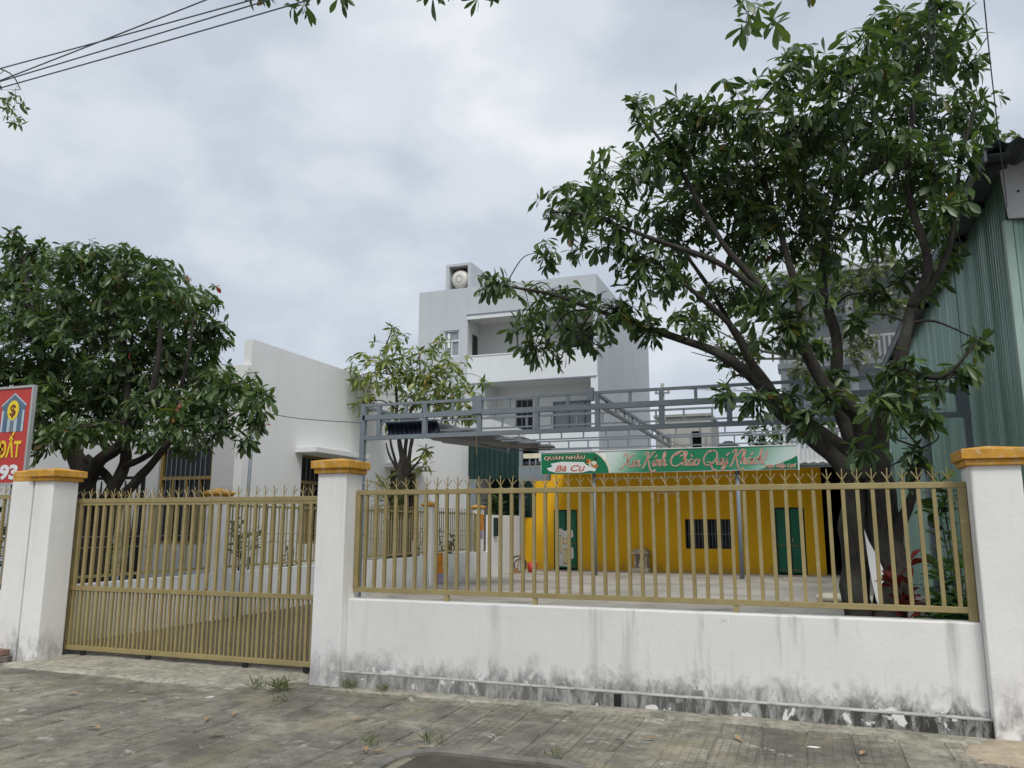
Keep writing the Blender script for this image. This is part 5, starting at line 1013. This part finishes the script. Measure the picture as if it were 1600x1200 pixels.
# ================================================================== PLANTS, DEBRIS, SMALL THINGS
def blades(name, label, cat, at, n, ln, wd, mat, seed, spread=.8, group=None, up=.7, tmpl=LAN):
    g = np.random.default_rng(seed); a = g.uniform(0, 6.28, n); el = g.uniform(up*.4, up*1.4, n)
    D = np.stack([np.cos(a)*np.cos(el), np.sin(a)*np.cos(el), np.sin(el)], 1); O = np.tile(np.array([at]), (n, 1))+np.stack([g.normal(0, spread, n), g.normal(0, spread, n), g.uniform(0, spread, n)], 1)*np.array([1, 1, 1.])
    O[:, 2] = np.maximum(O[:, 2], at[2]); V = tmpl[0].copy(); V[:, 1] *= wd; m, _ = leaves_mesh(name, (V, tmpl[1]), O, D, ln*g.uniform(.6, 1.15, n), g.uniform(0, 1, n), .4, g)
    return m
def shrub(label, at, h, spread, n, ln, mat='plant', seed=1, name='shrub', wd=1., stems=5, group=None, tm_=LAN, up=.5):
    t = thing(name, label, 'plant', at, group); g = np.random.default_rng(seed); st = MB(); O = []; D = []
    for k in range(stems):
        a = g.uniform(0, 6.28); e = np.array(at)+np.array([math.cos(a)*spread*g.uniform(.3, 1), math.sin(a)*spread*g.uniform(.3, 1), h*g.uniform(.65, 1)]); b = np.array(at)+np.array([math.cos(a)*.05, math.sin(a)*.05, -.05]); md = (b+e)/2+np.array([0, 0, .1*h])
        P = smooth_path([b, md, e], 6); st.tube(P, list(np.linspace(.016, .005, len(P))), 5)
        for i in range(n//stems):
            q = P[int(g.integers(len(P)//2 if up < .6 else 0, len(P)))]; aa = g.uniform(0, 6.28); O.append(tuple(q)); D.append((math.cos(aa), math.sin(aa), up+g.normal(0, .35)))
    O, D = np.array(O), np.array(D); V = tm_[0].copy(); V[:, 1] *= wd; m, _ = leaves_mesh('leaves', (V, tm_[1]), O, D, ln*g.uniform(.6, 1.15, len(O)), g.uniform(0, 1, len(O)), .4, g)
    part('stem', st, 'bark', t, smooth=True); part('foliage', m, mat, t, fix=False, smooth=True, kind='stuff'); return t
shrub('leafy green shrub between the big tree and the right end pillar', (1.28, 8.6, 0), 1.55, .35, 90, .22, seed=21, wd=1.2, tm_=OBO)
shrub('red-leaved shrub at the foot of the big tree', (.98, 8.7, 0), 1.25, .25, 45, .22, 'plant_red', seed=22, wd=1.3, tm_=OBO)
shrub('low dark shrub with drooping leaves behind the right end of the railing', (1.15, 8.0, 0), 1.05, .5, 240, .24, seed=23, wd=1.1, tm_=OBO)
shrub('young climbing plant with big leaves against the green tin wall', (1.45, 9.3, 0), 2.45, .35, 60, .26, seed=24, wd=1.1, stems=3, tm_=OBO)
shrub('spiky long-leaved plant sprouting around the pollarded tree', (-9.72, 17.9, 1.55), 1.15, .45, 60, .55, 'weed', seed=25, name='spiky_plant', wd=.5, up=.9)
single('planter', MB().lathe([(0, 0), (.42, 0), (.46, .3), (.34, .75), (.40, 1.6), (.33, 1.62), (.3, 1.5), (0, 1.5)], (-9.75, 18.2, 0), 18), 'pot', 'tall dark bark-covered planter around the pollarded tree', 'planter', smooth=True)
for k, (y, h, lb) in enumerate(((11.9, 1.6, 'dark upright potted shrub behind the side fence near the white house corner'), (13.6, 1.2, 'thin sparse twiggy plant behind the side fence by the canopied window'), (15.6, 1.7, 'leafy plant behind the side fence left of the pollarded tree'), (19.4, 1.6, 'bushy plant behind the side fence past the pollarded tree'), (20.7, 1.3, 'low bushy plant behind the side fence near the poster pillar'))):
    shrub(lb, (-9.55-.1*(k % 2), y, 0), h, .35, (110, 30, 90, 110, 110)[k], .2, seed=30+k)
shrub('dark bush filling the shade under the green lean-to', (-9.8, 25.8, 0), 2.6, .8, 220, .35, seed=41)
shrub('dark leafy hedge plant under the left tree behind the red sign', (-12.2, 9.4, 0), 1.7, .8, 200, .28, seed=42); shrub('dark bush at the foot of the left tree inside the neighbour yard', (-10.9, 10.3, 0), 1.3, .6, 120, .25, seed=43)
# torn white sheet wedged between the stems of the big tree
o = single('torn_sheet', MB().prism([(.565, 1.46), (.60, 1.34), (.68, 1.16), (.72, 1.05), (.715, .93), (.675, .80), (.655, .66), (.63, .74), (.60, .95), (.585, 1.12)], 9.30, 9.306), 'paper', 'torn white sheet wedged between the two stems of the big tree', 'sheet')
single('torn_sheet', MB().prism([(.50, 2.06), (.56, 2.34), (.60, 2.58), (.65, 2.50), (.64, 2.3), (.70, 2.05), (.66, 1.95), (.58, 1.98)], 9.62, 9.626), 'paper', 'crumpled white plastic caught high in the fork of the big tree', 'sheet')
for k, (x, y, s, lb) in enumerate(((.55, 17.2, .5, 'pale sack of rubble lying in the yard left of the tree foot'), (.95, 16.6, .4, 'second pale sack of rubble behind the big tree'))):
    m = MB(); n = 14; rows = []
    for j in range(7):
        t_ = j/6*math.pi; rows.append([(s*math.sin(t_)*math.cos(q*2*math.pi/n)*(1+.15*mnoise.noise(Vector((q, j, k)))), .7*s*math.sin(t_)*math.sin(q*2*math.pi/n), .10-.10*math.cos(t_)+.03*mnoise.noise(Vector((q*.7, j*.7, k)))) for q in range(n+1)])
    single('rubble_sack', m.grid(rows), 'cream', lb, 'sack', at=(x, y, 0), smooth=True)
# bricks by the twin pillars
def brickm(): return MB().box(-.10, .10, -.05, .05, 0, .06)
for (x, y, z, rz, mt, lb) in ((-8.43, 6.62, 0, .3, 'brick_grey', 'dark weathered brick lying under another at the twin pillars'), (-8.50, 6.66, .062, -.1, 'brick', 'grey brick on top of the small pile at the twin pillars'), (-8.72, 6.55, 0, .9, 'brick_red', 'orange-red brick beside the small pile at the twin pillars'), (-8.63, 6.70, 0, .0, 'brick', 'grey-brown brick at the back of the small pile at the twin pillars')):
    o = single('brick', brickm(), mt, lb, 'brick', at=(x, y, z), bevel=.006); o.rotation_euler.z = rz
# weeds
wp = [(-4.88, 6.42, 9, .10, 'small weed growing in the apron beside the middle pillar'), (-4.70, 6.46, 9, .10, 'largest weed tuft growing beside the middle pillar'), (-4.58, 6.40, 9, .15, 'upright weed at the foot of the middle pillar'), (-4.05, 6.70, 16, .09, 'weed tuft at the left end of the mouldy plinth'), (-3.7, 6.68, 16, .07, 'low weed tuft along the mouldy plinth'), (-4.35, 6.05, 12, .06, 'flat weed in the joints before the middle pillar'), (-2.55, 5.30, 10, .09, 'weed on the corner of the planting pit'), (-1.62, 5.28, 10, .06, 'weed on the far edge of the planting pit'), (-2.9, 5.1, 12, .07, 'weed sprouting through tiles left of the planting pit')]
for k, (x, y, n, h, lb) in enumerate(wp):
    t = thing('weed', lb, 'weed', (x, y, 0)); m = blades('blades', '', '', (x, y, .0), n*3, h, .45, 'weed', 60+k, .035, up=.9); part('blades', m, 'weed', t, fix=False, kind='stuff')
# dry leaves on the pavement
V, F = OBO; 
def dryleaf(k):
    r = random.Random(k); m = MB(); m.v = [(x*.13, y*.13*(.8+.3*r.random()), .012+.02*abs(math.sin(x*3+k))*x+.05*abs(y)*(1 if k % 2 else .5)) for x, y, z in V.tolist()]; m.f = list(F); return m.mesh('fallen_leaf', True)
dl = [dryleaf(k) for k in range(4)]
fl = [(-5.52, 5.62), (-4.31, 5.40), (-4.02, 4.98), (-5.1, 4.75), (-4.4, 5.2), (-2.72, 5.02), (-2.62, 5.1), (-2.82, 4.9), (-3.3, 5.75), (-1.2, 5.9), (-.5, 6.05), (.3, 6.1), (-6.3, 5.6)]
for k, (x, y) in enumerate(fl):
    o = single('fallen_leaf', dl[k % 4], 'dryleaf', 'curled brown dry leaf fallen on the pavement tiles', 'leaf', 'dry leaves on the pavement', at=(x, y, .002)); o.rotation_euler.z = k*2.1
for k, (x, y) in enumerate(((-.05, 6.12), (-5.0, 5.95))):
    o = single('paper_scrap', MB().prism([(-.04, -.012), (.02, -.02), (.045, .004), (.01, .016), (-.02, .012)], .004, .008, 'z'), 'paper', 'small scrap of white paper on the pavement', 'litter', 'paper scraps on the pavement', at=(x, y, 0)); o.rotation_euler.z = k
